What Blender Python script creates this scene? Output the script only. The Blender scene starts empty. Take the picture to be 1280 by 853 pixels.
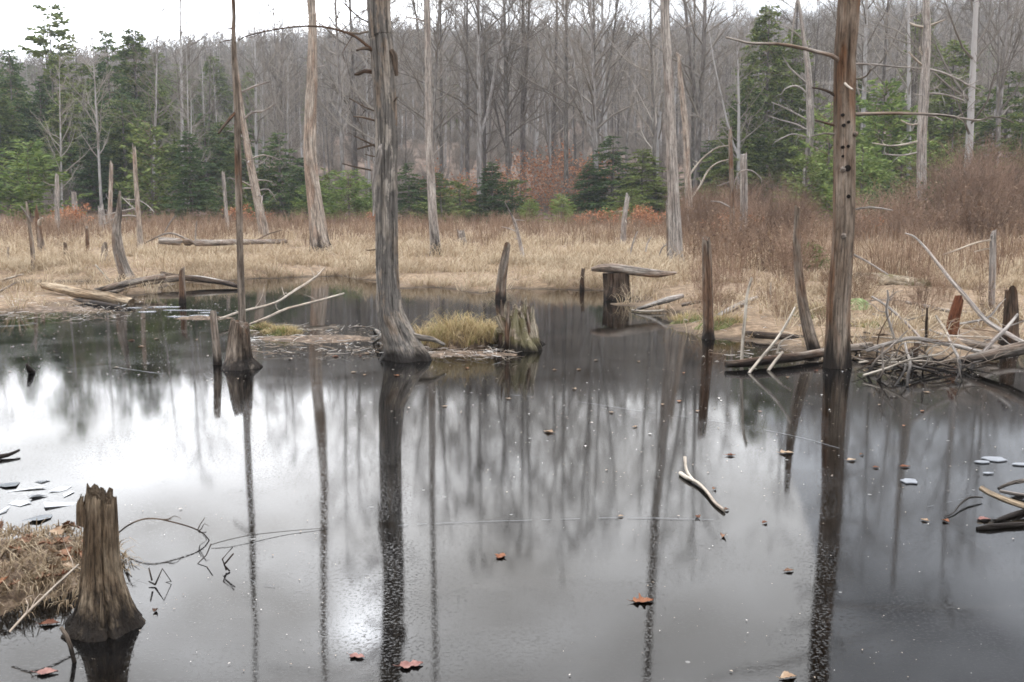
import bpy, math, random
import numpy as np
from mathutils import Vector, Matrix

# ------------------------------------------------------------------ camera, light, exposure
sc = bpy.context.scene
COL = sc.collection
CAM_H, PITCH, FPX = 1.7, math.radians(7.65), 1250.0
cd = bpy.data.cameras.new('camera'); cam = bpy.data.objects.new('camera', cd); COL.objects.link(cam)
cam.location = (0, 0, CAM_H); cam.rotation_euler = (math.pi/2-PITCH, 0, 0)
cd.sensor_width = 36; cd.sensor_fit = 'HORIZONTAL'; cd.lens = FPX/1280*36
cd.clip_start = 0.1; cd.clip_end = 5000
sc.camera = cam
SUN_AZ, SUN_EL = math.radians(-9), math.radians(23)      # azimuth from +Y towards +X
sl = bpy.data.lights.new('sun', 'SUN'); so = bpy.data.objects.new('sun', sl); COL.objects.link(so)
sl.energy = 0.5; sl.angle = math.radians(50); sl.color = (1, .965, .91)
SDIR = Vector((math.sin(SUN_AZ)*math.cos(SUN_EL), math.cos(SUN_AZ)*math.cos(SUN_EL), math.sin(SUN_EL)))
so.rotation_euler = SDIR.to_track_quat('Z', 'Y').to_euler(); so.location = (0, 0, 40)

w = bpy.data.worlds.new('World'); sc.world = w; w.use_nodes = True
nt = w.node_tree; N = nt.nodes; L = nt.links; N.clear()
def wn(t, **k):
    n = N.new(t)
    for a, b in k.items(): setattr(n, a, b)
    return n
out = wn('ShaderNodeOutputWorld'); bg = wn('ShaderNodeBackground'); bg.inputs[1].default_value = 0.1
sky = wn('ShaderNodeTexSky', sky_type='NISHITA'); sky.sun_disc = False; sky.sun_elevation = SUN_EL; sky.sun_rotation = SUN_AZ
tc = wn('ShaderNodeTexCoord')
def lobe(power, d):
    dt = wn('ShaderNodeVectorMath', operation='DOT_PRODUCT'); L.new(tc.outputs['Generated'], dt.inputs[0]); dt.inputs[1].default_value = d
    mx = wn('ShaderNodeMath', operation='MAXIMUM'); L.new(dt.outputs['Value'], mx.inputs[0]); mx.inputs[1].default_value = 0
    pw = wn('ShaderNodeMath', operation='POWER'); L.new(mx.outputs[0], pw.inputs[0]); pw.inputs[1].default_value = power
    return pw
def wm(op, a, b):
    n = wn('ShaderNodeMath', operation=op)
    for i, v in enumerate((a, b)):
        if hasattr(v, 'outputs'): L.new(v.outputs[0], n.inputs[i])
        else: n.inputs[i].default_value = v
    return n
mp = wn('ShaderNodeMapping'); mp.inputs['Scale'].default_value = (2.2, 2.2, 5.0); L.new(tc.outputs['Generated'], mp.inputs[0])
cn = wn('ShaderNodeTexNoise'); cn.inputs['Scale'].default_value = 3.6; cn.inputs['Detail'].default_value = 5; cn.inputs['Roughness'].default_value = .5
L.new(mp.outputs[0], cn.inputs['Vector'])
cr = wn('ShaderNodeMapRange'); L.new(cn.outputs['Fac'], cr.inputs[0]); cr.inputs[1].default_value = .3; cr.inputs[2].default_value = .7
cr.inputs[3].default_value = .42; cr.inputs[4].default_value = 1.6
# cloud deck: even grey-white, brightest round the veiled sun and low in front
low = Vector((math.sin(math.radians(-17)), math.cos(math.radians(-17)), .15)).normalized()
sepz = wn('ShaderNodeSeparateXYZ'); L.new(tc.outputs['Generated'], sepz.inputs[0])
zen = wn('ShaderNodeMapRange', interpolation_type='SMOOTHSTEP'); L.new(sepz.outputs[2], zen.inputs[0]); zen.inputs[1].default_value = .38; zen.inputs[2].default_value = .95; zen.inputs[3].default_value = 7.3; zen.inputs[4].default_value = 24.0
base = wm('ADD', zen, wm('ADD', wm('MULTIPLY', lobe(36, tuple(low)), 14.0), wm('MULTIPLY', lobe(2600, tuple(SDIR)), 42.0)))
lum = wm('MULTIPLY', base, cr)
cc = wn('ShaderNodeCombineColor')
L.new(wm('MULTIPLY', lum, .94).outputs[0], cc.inputs[0]); L.new(wm('MULTIPLY', lum, .98).outputs[0], cc.inputs[1]); L.new(wm('MULTIPLY', lum, 1.055).outputs[0], cc.inputs[2])
mix = wn('ShaderNodeMixRGB'); mix.inputs[0].default_value = .93
L.new(sky.outputs[0], mix.inputs[1]); L.new(cc.outputs[0], mix.inputs[2])
L.new(mix.outputs[0], bg.inputs[0]); L.new(bg.outputs[0], out.inputs[0])

vs = sc.view_settings; sc.display_settings.display_device = 'sRGB'
vs.view_transform = 'Standard'; vs.look = 'None'; vs.gamma = 1; vs.use_curve_mapping = False; vs.exposure = 0.95
cy = sc.cycles
cy.use_denoising = True; cy.max_bounces = 6; cy.diffuse_bounces = 3; cy.glossy_bounces = 3; cy.transmission_bounces = 3; cy.volume_bounces = 0
cy.caustics_reflective = False; cy.caustics_refractive = False; cy.sample_clamp_indirect = 4
cy.use_adaptive_sampling = True; cy.adaptive_threshold = .02; cy.filter_width = 1.7

# ------------------------------------------------------------------ pixel to place
cP, sP = math.cos(PITCH), math.sin(PITCH)
def ray(px, py):
    a, b = (px-640)/FPX, -(py-426.5)/FPX
    return np.array([a, cP+b*sP, -sP+b*cP])
def G(px, py, z=0.0):
    d = ray(px, py); t = (z-CAM_H)/d[2]
    return np.array([0, 0, CAM_H])+t*d
def at(px, py, Y):
    d = ray(px, py); return np.array([0, 0, CAM_H])+d*(Y/d[1])
def psize(Y): return Y/FPX      # metres of one photo pixel at depth Y

# ------------------------------------------------------------------ mesh builder
class MB:
    def __init__(s): s.v=[]; s.l=[]; s.t=[]; s.m=[]; s.w=[]; s.n=0; s.c=[]
    def add(s, v, f, mi=0, wco=None, tint=0.0):
        v = np.asarray(v, float); f = np.asarray(f, int)
        s.v.append(v); s.l.append((f+s.n).ravel()); s.t.append(np.full(len(f), f.shape[1])); s.m.append(np.full(len(f), mi))
        s.w.append(v if wco is None else wco); s.c.append(np.broadcast_to(np.asarray(tint, float), (len(v),))); s.n += len(v)
    def mesh(s, name, mats, origin=(0, 0, 0), smooth=True):
        V = np.concatenate(s.v)-np.asarray(origin, float); Lp = np.concatenate(s.l); T = np.concatenate(s.t)
        me = bpy.data.meshes.new(name); me.vertices.add(len(V)); me.vertices.foreach_set('co', V.ravel())
        me.loops.add(len(Lp)); me.loops.foreach_set('vertex_index', Lp.astype(np.int32))
        me.polygons.add(len(T)); st = np.concatenate([[0], np.cumsum(T)[:-1]])
        me.polygons.foreach_set('loop_start', st.astype(np.int32)); me.polygons.foreach_set('loop_total', T.astype(np.int32))
        me.polygons.foreach_set('material_index', np.concatenate(s.m).astype(np.int32))
        me.polygons.foreach_set('use_smooth', np.full(len(T), smooth))
        a = me.attributes.new('wco', 'FLOAT_VECTOR', 'POINT'); a.data.foreach_set('vector', np.concatenate(s.w).astype(np.float32).ravel())
        a = me.attributes.new('tint', 'FLOAT', 'POINT'); a.data.foreach_set('value', np.concatenate(s.c).astype(np.float32))
        for m in (mats if isinstance(mats, (list, tuple)) else [mats]): me.materials.append(m)
        me.update(); return me

def prop(o, label=None, cat=None, group=None, kind=None):
    for k, v in (('label', label), ('category', cat), ('group', group), ('kind', kind)):
        if v: o[k] = v
    return o
def link(name, data, loc=(0, 0, 0), parent=None):
    o = bpy.data.objects.new(name, data); COL.objects.link(o); o.location = tuple(loc)
    if parent is not None: o.parent = parent
    return o
def thing(name, label, cat, loc, group=None): return prop(link(name, None, loc), label, cat, group)
def solid(name, label, cat, mb, mats, loc, group=None): return prop(link(name, mb.mesh(name, mats, loc), loc), label, cat, group)
def part(name, mb, mats, root): return link(name, mb.mesh(name, mats, tuple(root.location)), (0, 0, 0), root)

def nrm(a): return a/np.maximum(np.linalg.norm(a, axis=-1, keepdims=True), 1e-9)
def spline(P, R, step):
    P = np.asarray(P, float); R = np.asarray(R, float)
    if len(P) < 3:
        n = max(2, int(np.linalg.norm(P[-1]-P[0])/step)+1); t = np.linspace(0, 1, n)
        return P[0]+(P[-1]-P[0])*t[:, None], R[0]+(R[-1]-R[0])*t
    Q = np.vstack([2*P[0]-P[1], P, 2*P[-1]-P[-2]]); op = []; orr = []
    for i in range(len(P)-1):
        n = max(1, int(np.linalg.norm(P[i+1]-P[i])/step)); t = np.linspace(0, 1, n, endpoint=False)[:, None]
        a, b, c, d = Q[i], Q[i+1], Q[i+2], Q[i+3]
        op.append(.5*((2*b)+(c-a)*t+(2*a-5*b+4*c-d)*t*t+(3*b-a-3*c+d)*t**3)); orr.append(R[i]+(R[i+1]-R[i])*t[:, 0])
    op.append(P[-1:]); orr.append(R[-1:])
    return np.vstack(op), np.concatenate(orr)

def tube(mb, P, R, n=6, disp=None, cap=(True, True), jag=0.0, mi=0, rng=None, flat=1.0, tint=0.0):
    P = np.asarray(P, float); R = np.asarray(R, float); m = len(P)
    T = nrm(np.gradient(P, axis=0)); mean = nrm(P[-1]-P[0]) if np.linalg.norm(P[-1]-P[0]) > 1e-6 else T[0]
    ref = np.array([0, 1., 0]) if abs(mean[1]) < .8 else np.array([1., 0, 0])
    U = nrm(np.cross(ref, T)); V = np.cross(T, U)
    s = np.concatenate([[0], np.cumsum(np.linalg.norm(np.diff(P, axis=0), axis=1))])
    th = np.linspace(0, 2*np.pi, n, endpoint=False)
    rr = R[:, None]*np.ones(n)
    if disp is not None: rr = rr*(1+disp(th[None, :], s[:, None]))
    ring = P[:, None]+(np.cos(th)[None, :, None]*U[:, None]+flat*np.sin(th)[None, :, None]*V[:, None])*rr[..., None]
    S2 = np.repeat(s[:, None], n, 1)
    if jag and rng is not None:
        kc = max(5, n//7); cp = rng.random(kc)**1.4; j = cp[(np.floor((np.arange(n)/n+rng.normal(0, .006, n)) % 1*kc)).astype(int) % kc]
        j = .25*np.roll(j, 1)+.75*j+.22*rng.random(n)+.35*np.cos(th-rng.uniform(0, 6.28))
        j = (j-j.min())/(j.max()-j.min()+1e-9)
        # the top rings break off at different heights round the trunk
        k = max(1, min(m//3, 4)); 
        for q in range(k):
            f = (q+1)/k; ring[m-k+q] += T[-1]*((j-.35)*jag*f)[:, None]; S2[m-k+q] += (j-.35)*jag*f
    W = np.stack([np.cos(th)[None]*R[:, None], np.sin(th)[None]*R[:, None], S2], -1).reshape(-1, 3)
    idx = np.arange(m*n).reshape(m, n); nx = np.roll(idx, -1, 1)
    F = np.stack([idx[:-1], nx[:-1], nx[1:], idx[1:]], -1).reshape(-1, 4)
    mb.add(ring.reshape(-1, 3), F, mi, W, tint)
    for e, on in enumerate(cap):
        if not on: continue
        r = ring[-1 if e else 0]; c = r.mean(0)
        if e and jag: c = P[-1]-T[-1]*jag*.6
        v = np.vstack([r, c]); i = np.arange(n); f = np.stack([i, np.roll(i, -1), np.full(n, n)], -1)
        if not e: f = f[:, ::-1]
        wc = np.vstack([np.stack([np.cos(th)*R[0]*3, np.sin(th)*R[0]*3, np.zeros(n)], -1), [[0, 0, 0]]])
        mb.add(v, f, mi, wc, tint)

def rough(seed, amp=.12, cracks=5, depth=.25, flare=0.0, fl=.25, lobes=4, up=1):
    r = np.random.default_rng(seed)
    ks = [(k, amp/k**.75*r.uniform(.6, 1.2), r.uniform(0, 6.3), r.uniform(.3, 1.5), r.uniform(0, 6.3), r.uniform(.3, 1.2)) for k in (2, 3, 5, 7, 11, 16, 23)]
    if cracks >= 8: ks += [(k, amp*.22, r.uniform(0, 6.3), r.uniform(.5, 3), r.uniform(0, 6.3), r.uniform(.5, 2)) for k in (31, 43)]
    cr = [(r.uniform(0, 6.3), r.uniform(.1, .5), r.uniform(.5, 2), r.uniform(0, 6.3), r.uniform(.05, .12), r.uniform(.4, 1.6), r.uniform(0, 6.3)) for _ in range(cracks)]
    ph = r.uniform(0, 6.3)
    def f(th, s):
        o = 0
        for k, a, p, ws, wf, wa in ks: o = o+a*np.sin(k*th+p+wa*np.sin(s*ws*2+wf))*(.7+.3*np.sin(s*3*ws+p))
        for t0, wa, ws, p, wd, gs, gp in cr:
            d = (th-t0-wa*np.sin(ws*s+p)+np.pi) % (2*np.pi)-np.pi
            o = o-depth*np.exp(-(d/wd)**2)*np.clip(.5+np.sin(gs*s+gp), 0, 1)
        if flare: o = o+flare*np.exp(-s/fl)*(.55+.45*np.cos(lobes*th+ph)+.25*np.cos((lobes+3)*th-ph))
        return o
    return f

# value noise on the plane for the ground
_rg = np.random.default_rng(5); _tab = _rg.random((256, 256))
def vnoise(x, y):
    xi = np.floor(x).astype(int); yi = np.floor(y).astype(int); fx = x-xi; fy = y-yi
    fx = fx*fx*(3-2*fx); fy = fy*fy*(3-2*fy)
    g = lambda a, b: _tab[a % 256, b % 256]
    return (g(xi, yi)*(1-fx)+g(xi+1, yi)*fx)*(1-fy)+(g(xi, yi+1)*(1-fx)+g(xi+1, yi+1)*fx)*fy
def fbm(x, y, o=4):
    s = 0; a = .5
    for i in range(o): s = s+a*vnoise(x*2**i+17*i, y*2**i+31*i); a *= .5
    return s

# ------------------------------------------------------------------ materials
def mat(name):
    m = bpy.data.materials.new(name); m.use_nodes = True; t = m.node_tree; t.nodes.clear()
    o = t.nodes.new('ShaderNodeOutputMaterial'); return m, t, o
def nd(t, ty, **k):
    n = t.nodes.new(ty)
    for a, b in k.items(): setattr(n, a, b)
    return n
def noise(t, vec, scale, detail=4, rg=.55, mapscale=None, dist=0):
    if mapscale is not None:
        mp = nd(t, 'ShaderNodeMapping'); mp.inputs['Scale'].default_value = mapscale; t.links.new(vec, mp.inputs[0]); vec = mp.outputs[0]
    n = nd(t, 'ShaderNodeTexNoise'); n.inputs['Scale'].default_value = scale; n.inputs['Detail'].default_value = detail
    n.inputs['Roughness'].default_value = rg; n.inputs['Distortion'].default_value = dist; t.links.new(vec, n.inputs['Vector']); return n.outputs['Fac']
def ramp(t, fac, stops, interp='LINEAR'):
    r = nd(t, 'ShaderNodeValToRGB'); r.color_ramp.interpolation = interp; e = r.color_ramp.elements
    while len(e) < len(stops): e.new(.5)
    for q, (p, c) in zip(e, stops): q.position = p; q.color = (c, c, c, 1) if isinstance(c, (int, float)) else tuple(c)+(1,)
    t.links.new(fac, r.inputs[0]); return r.outputs[0]
def mixc(t, fac, a, b, blend='MIX'):
    m = nd(t, 'ShaderNodeMixRGB', blend_type=blend)
    for i, v in ((0, fac), (1, a), (2, b)):
        if hasattr(v, 'is_output'): t.links.new(v, m.inputs[i])
        elif i == 0: m.inputs[0].default_value = v
        else: m.inputs[i].default_value = tuple(v)+(1,)
    return m.outputs[0]
def mth(t, op, a, b=0.0, c=None):
    m = nd(t, 'ShaderNodeMath', operation=op)
    for i, v in enumerate((a, b) if c is None else (a, b, c)):
        if hasattr(v, 'is_output'): t.links.new(v, m.inputs[i])
        else: m.inputs[i].default_value = v
    return m.outputs[0]
def bsdf(t, o, col, rgh=.85, bump=None, bs=.5, bd=.02, spec=.25):
    b = nd(t, 'ShaderNodeBsdfPrincipled'); t.links.new(b.outputs[0], o.inputs[0])
    if hasattr(col, 'is_output'): t.links.new(col, b.inputs['Base Color'])
    else: b.inputs['Base Color'].default_value = tuple(col)+(1,)
    if hasattr(rgh, 'is_output'): t.links.new(rgh, b.inputs['Roughness'])
    else: b.inputs['Roughness'].default_value = rgh
    b.inputs['Specular IOR Level'].default_value = spec
    if bump is not None:
        bn = nd(t, 'ShaderNodeBump'); bn.inputs['Strength'].default_value = bs; bn.inputs['Distance'].default_value = bd
        t.links.new(bump, bn.inputs['Height']); t.links.new(bn.outputs[0], b.inputs['Normal'])
    return b

def wood(name, dark, mid, light, brown, bamt=.5, wet=.12, s=1.0, moss=None, bark=None):
    """weathered wood: grain runs along the piece (attribute wco), brown where the skin came off, black below the water line"""
    dark, mid, light, brown = [tuple(q*k for q, k in zip(c_, (1.05, .98, .87))) for c_ in (dark, mid, light, brown)]
    m, t, o = mat(name)
    a = nd(t, 'ShaderNodeAttribute', attribute_name='wco'); oi = nd(t, 'ShaderNodeObjectInfo')
    off = nd(t, 'ShaderNodeVectorMath', operation='ADD'); t.links.new(a.outputs['Vector'], off.inputs[0])
    sc_ = nd(t, 'ShaderNodeVectorMath', operation='SCALE'); sc_.inputs[0].default_value = (3, 7, 11); t.links.new(oi.outputs['Random'], sc_.inputs['Scale'])
    t.links.new(sc_.outputs[0], off.inputs[1]); v = off.outputs[0]
    big = noise(t, v, 1.0, 5, .6, (7*s, 7*s, 1.3*s), .3)
    fib = noise(t, v, 1.0, 3, .6, (60*s, 60*s, 2.5*s), .2)
    pat = noise(t, v, 1.0, 4, .6, (4*s, 4*s, .9*s), .4)
    c = ramp(t, big, [(.28, dark), (.47, mid), (.7, light)])
    c = mixc(t, mth(t, 'MULTIPLY', ramp(t, pat, [(.5, 0.0), (.6, 1.0)]), bamt), c, brown)
    if bark: c = mixc(t, ramp(t, noise(t, v, 1.0, 5, .65, (9*s, 9*s, 3*s)), [(.46, 0.0), (.52, 1.0)]), c, bark)
    gr_ = noise(t, v, 1.0, 2, .5, (26*s, 26*s, .55*s), .5)
    c = mixc(t, .6, c, ramp(t, gr_, [(.36, .2), (.43, .92), (.7, 1.08)]), 'MULTIPLY')
    fl_ = noise(t, v, 1.0, 4, .7, (34*s, 34*s, 9*s), .3)
    c = mixc(t, .6, c, ramp(t, fl_, [(.36, .35), (.46, .95), (.64, 1.25)]), 'MULTIPLY')
    c = mixc(t, .75, c, ramp(t, fib, [(.34, .22), (.5, .82), (.66, 1.25)]), 'MULTIPLY')
    geo = nd(t, 'ShaderNodeNewGeometry'); sx = nd(t, 'ShaderNodeSeparateXYZ'); t.links.new(geo.outputs['Position'], sx.inputs[0])
    if moss:
        c = mixc(t, mth(t, 'MULTIPLY', ramp(t, noise(t, geo.outputs['Position'], 5, 5, .6), [(.5, 0.0), (.58, 1.0)]), .7), c, moss)
    r = .95
    if wet:
        h = mth(t, 'ADD', sx.outputs[2], mth(t, 'MULTIPLY', mth(t, 'SUBTRACT', big, .5), wet*3.4))
        wf = nd(t, 'ShaderNodeMapRange'); t.links.new(h, wf.inputs[0]); wf.inputs[1].default_value = wet*.35; wf.inputs[2].default_value = wet*1.35; wf.inputs[3].default_value = 1; wf.inputs[4].default_value = 0
        c = mixc(t, wf.outputs[0], c, mixc(t, .93, c, (.014, .011, .009)))
        r = mth(t, 'SUBTRACT', .85, mth(t, 'MULTIPLY', wf.outputs[0], .2))
    hgt = mth(t, 'ADD', mth(t, 'MULTIPLY', fib, .5), mth(t, 'ADD', big, mth(t, 'MULTIPLY', fl_, .6)))
    bsdf(t, o, c, r, hgt, .9, .03, .12); return m

W = {}
W['grey'] = wood('weathered_grey_wood', (.07, .058, .05), (.25, .225, .21), (.47, .44, .42), (.2, .125, .085), .55)
W['greybrown'] = wood('grey_brown_wood', (.06, .045, .036), (.2, .165, .14), (.38, .34, .31), (.16, .085, .05), .7)
W['pale'] = wood('pale_bleached_wood', (.16, .13, .115), (.36, .315, .285), (.52, .48, .45), (.3, .2, .15), .5)
W['palefoot'] = wood('pale_wood_with_dark_foot', (.16, .13, .115), (.36, .315, .285), (.52, .48, .45), (.3, .2, .15), .5, .66)
W['silverfoot'] = wood('silver_wood_with_dark_foot', (.16, .145, .14), (.34, .32, .315), (.5, .48, .475), (.25, .19, .17), .35, .66)
W['silver'] = wood('silver_grey_wood', (.16, .145, .14), (.34, .32, .315), (.5, .48, .475), (.25, .19, .17), .35)
W['brownsnag'] = wood('brown_streaked_wood', (.075, .048, .032), (.18, .138, .11), (.33, .285, .25), (.17, .085, .045), .65, .34)
W['dark'] = wood('dark_soaked_wood', (.025, .019, .015), (.09, .066, .052), (.19, .15, .125), (.11, .055, .03), .6)
W['rot'] = wood('rotten_brown_wood', (.035, .025, .017), (.165, .125, .09), (.32, .265, .205), (.1, .068, .045), .6, .14, 2.2)
W['red'] = wood('rotten_red_wood', (.05, .022, .014), (.15, .06, .034), (.23, .11, .065), (.12, .04, .022), .5, .12)
W['white'] = wood('white_driftwood', (.24, .2, .175), (.44, .4, .36), (.6, .57, .53), (.32, .23, .17), .4, 0)
W['mossy'] = wood('mossy_wood', (.06, .045, .03), (.3, .255, .2), (.58, .53, .45), (.13, .08, .05), .5, .1, 1.5, (.1, .09, .03))
W['tanlog'] = wood('tan_log_wood', (.13, .095, .065), (.37, .3, .225), (.5, .43, .35), (.28, .19, .12), .5, 0)
W['bark'] = wood('flaky_bark_wood', (.1, .085, .074), (.28, .255, .235), (.46, .435, .415), (.2, .14, .1), .6, .1, 1.0, None, (.17, .15, .13))

def simple(name, stops, scale=6, rgh=.9, vec='Position', rnd=0.0, mapscale=None, transl=0.0, tint=False, bump=0):
    m, t, o = mat(name)
    geo = nd(t, 'ShaderNodeNewGeometry')
    f = noise(t, geo.outputs['Position'], scale, 4, .6, mapscale)
    if tint:
        a = nd(t, 'ShaderNodeAttribute', attribute_name='tint'); f = mth(t, 'ADD', mth(t, 'MULTIPLY', f, .5), mth(t, 'MULTIPLY', a.outputs['Fac'], .5))
    if rnd:
        oi = nd(t, 'ShaderNodeObjectInfo'); f = mth(t, 'ADD', f, mth(t, 'MULTIPLY', mth(t, 'SUBTRACT', oi.outputs['Random'], .5), rnd))
    c = ramp(t, f, stops)
    b = bsdf(t, o, c, rgh, f if bump else None, bump, .02, .2)
    if transl:
        tr = nd(t, 'ShaderNodeBsdfTranslucent'); t.links.new(c, tr.inputs[0]); ms = nd(t, 'ShaderNodeMixShader'); ms.inputs[0].default_value = transl
        t.links.new(b.outputs[0], ms.inputs[1]); t.links.new(tr.outputs[0], ms.inputs[2]); t.links.new(ms.outputs[0], o.inputs[0])
    return m
M = {}
M['straw'] = simple('dry_straw_grass', [(.25, (.2, .135, .08)), (.45, (.38, .285, .18)), (.65, (.52, .425, .3))], .6, .8, tint=True, transl=.3)
M['rustgrass'] = simple('rusty_dry_weeds', [(.3, (.11, .065, .042)), (.5, (.22, .14, .09)), (.7, (.34, .245, .165))], .6, .85, tint=True, transl=.3)
M['deadgrass'] = simple('flattened_dead_grass', [(.25, (.09, .06, .035)), (.5, (.25, .18, .11)), (.75, (.42, .34, .23))], 9, .85, tint=True, transl=.2)
M['tussock'] = simple('tussock_grass', [(.25, (.17, .12, .05)), (.45, (.38, .28, .14)), (.6, (.48, .37, .2)), (.75, (.2, .22, .05))], 2.5, .8, tint=True, transl=.3)
M['twig'] = simple('grey_twigs', [(.3, (.14, .117, .094)), (.7, (.31, .27, .228))], .15, .9, rnd=.5)
M['twigbrown'] = simple('brown_twigs', [(.3, (.12, .075, .048)), (.7, (.29, .19, .13))], .3, .9, rnd=.5)
M['trunk'] = simple('grey_bark', [(.3, (.1, .085, .075)), (.5, (.21, .185, .165)), (.7, (.38, .355, .335))], 3, .9, rnd=.6, mapscale=(3, 3, .6))
M['birch'] = simple('pale_bark', [(.3, (.2, .175, .16)), (.5, (.36, .335, .315)), (.7, (.5, .48, .46))], 3, .9, mapscale=(2, 2, 1))
M['darkbark'] = simple('dark_bark', [(.3, (.07, .06, .05)), (.55, (.16, .14, .122)), (.75, (.34, .33, .29))], 3, .9, mapscale=(3, 3, 1))
M['spruce'] = simple('dark_spruce_needles', [(0.3, (0.0317, 0.0582, 0.0211)), (0.5, (0.0713, 0.1165, 0.0407)), (0.7, (0.1425, 0.1911, 0.0632))], .8, .7, rnd=.25, tint=True, transl=.2)
M['hemlock'] = simple('hemlock_needles', [(0.3, (0.0534, 0.0794, 0.0233)), (0.5, (0.1233, 0.1607, 0.0437)), (0.7, (0.2261, 0.2646, 0.0758))], .8, .7, rnd=.25, tint=True, transl=.2)
M['pine'] = simple('light_pine_needles', [(0.3, (0.0875, 0.1368, 0.0373)), (0.5, (0.1751, 0.2415, 0.0621)), (0.7, (0.2976, 0.3542, 0.1056))], .8, .7, rnd=.2, tint=True, transl=.3)
M['beech'] = simple('dry_beech_leaves', [(.3, (.26, .1, .045)), (.5, (.45, .2, .1)), (.7, (.56, .31, .18))], 2, .8, tint=True, transl=.4)
M['moss'] = simple('green_moss', [(.3, (.06, .05, .025)), (.5, (.11, .115, .04)), (.7, (.2, .2, .085))], 12, .95, bump=.6)
M['palemoss'] = simple('pale_lichen_moss', [(.3, (.07, .085, .035)), (.5, (.16, .2, .08)), (.7, (.3, .36, .19))], 9, .95, bump=.6)
M['mud'] = simple('leaf_litter_mud', [(.3, (.035, .024, .016)), (.5, (.11, .075, .05)), (.62, (.22, .155, .105)), (.75, (.36, .29, .22))], 14, .85, bump=.8)
M['leaf'] = simple('oak_leaf', [(.3, (.12, .04, .018)), (.5, (.22, .08, .035)), (.7, (.36, .17, .085))], 22, .6, tint=True, transl=.2)
M['paleleaf'] = simple('pale_tan_leaf', [(.3, (.25, .14, .075)), (.5, (.38, .26, .165)), (.7, (.5, .39, .28))], 22, .6, transl=.2)
M['darkleaf'] = simple('dark_brown_leaf', [(.3, (.06, .03, .018)), (.5, (.15, .075, .04)), (.7, (.27, .14, .08))], 30, .6)
M['pinkleaf'] = simple('wet_pink_leaf', [(.3, (.14, .055, .042)), (.5, (.21, .095, .075)), (.7, (.28, .15, .12))], 30, .5)
M['hole_shade'] = simple('painted_hole_shade', [(.3, (.008, .006, .005)), (.7, (.02, .015, .012))], 20, 1)
M['debris'] = simple('floating_flakes', [(.2, (.16, .1, .06)), (.5, (.42, .34, .26)), (.8, (.75, .72, .68))], 3, .7, tint=True)

def ice_mat(name, c, rgh, sc_=8):
    m, t, o = mat(name); geo = nd(t, 'ShaderNodeNewGeometry'); f = noise(t, geo.outputs['Position'], sc_, 5, .6)
    bsdf(t, o, ramp(t, f, [(.3, tuple(x*.7 for x in c)), (.6, c)]), rgh, f, .25, .01, .5); return m
M['ice'] = ice_mat('white_ice_and_sky_reflection', (.24, .247, .26), .2)
M['shard'] = ice_mat('grey_ice', (.3, .31, .325), .06)
M['crack'] = ice_mat('frosted_crack', (.12, .12, .122), .4)

# ------------------------------------------------------------------ ground
SHORE = [(-420, 400), (-200, 397), (0, 393), (70, 385), (120, 379), (160, 377), (178, 366), (215, 353), (300, 354), (335, 349), (420, 346), (470, 352), (530, 362),
         (600, 365), (640, 361), (700, 362), (745, 364), (785, 370), (800, 388), (850, 391), (868, 410), (900, 421), (935, 428), (965, 447), (1030, 450), (1085, 447), (1130, 450), (1200, 450), (1280, 443), (1500, 436)]
POND = np.array([G(*p)[:2] for p in SHORE]+[(14, 11), (15, 4), (9, .8), (3, 1.9), (0, 2.2), (-2.5, 1.9), (-8, 1.0), (-15, 4)])
def sdist(x, y):          # > 0 on land
    x = np.asarray(x, float); y = np.asarray(y, float); d = np.full(x.shape, 1e9); ins = np.zeros(x.shape, bool)
    n = len(POND)
    for i in range(n):
        a = POND[i]; b = POND[(i+1) % n]; e = b-a; px = x-a[0]; py = y-a[1]
        t = np.clip((px*e[0]+py*e[1])/(e@e), 0, 1); d = np.minimum(d, np.hypot(px-t*e[0], py-t*e[1]))
        c = ((a[1] > y) != (b[1] > y)) & (x < (b[0]-a[0])*(y-a[1])/(b[1]-a[1]+1e-12)+a[0]); ins ^= c
    return np.where(ins, -d, d)
def ridge(az):            # terrain at the ridge, metres, by azimuth in degrees
    return np.interp(az, [-60, -40, -27, -20, -15, -7, 0, 10, 25, 40, 60], [16, 23, 32, 40, 44.5, 49, 49.5, 50, 53, 55, 54])
def smooth(a, b, x): t = np.clip((x-a)/(b-a), 0, 1); return t*t*(3-2*t)
def ground(x, y):
    x = np.asarray(x, float); y = np.asarray(y, float); sd = sdist(x, y); sd = sd+np.where((y > 9.5) & (np.abs(x) < 40), (fbm(x*.8+3, y*.8+11)-.47)*1.7, 0); r = np.hypot(x, y); az = np.degrees(np.arctan2(x, y))
    n = fbm(x*.9+40, y*.9+40)-.47
    z = np.where(sd < 0, np.maximum(sd*.35, -.5), .16*smooth(0, .9, sd)+.012)
    land = smooth(0, 1.2, sd)
    wet = smooth(-4.2, -5.2, x)*smooth(24.5, 22, y)*smooth(13, 15, y)
    z = z+land*n*.16*(1-.5*wet)-wet*land*.115
    z = z-.22*np.exp(-((x+10.6)/3.2)**2-((y-22.6+.4*np.sin(x))/.75)**2)-.2*np.exp(-((x-5.0)/1.6)**2-((y-14)/.8)**2)
    z = z+.5*smooth(24, 62, r)*(y > 0)
    front = smooth(-10, 30, y)
    h = np.clip((r-66)/(335-66), 0, 1); hill = ridge(az)*(h**1.12)
    z = z+front*(hill*np.where(r > 335, np.clip(1-(r-335)/900, .4, 1), 1)+smooth(66, 90, r)*(fbm(x*.05, y*.05)-.5)*5)
    return z
def gz(x, y): return float(ground(np.array([x]), np.array([y]))[0])

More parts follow.
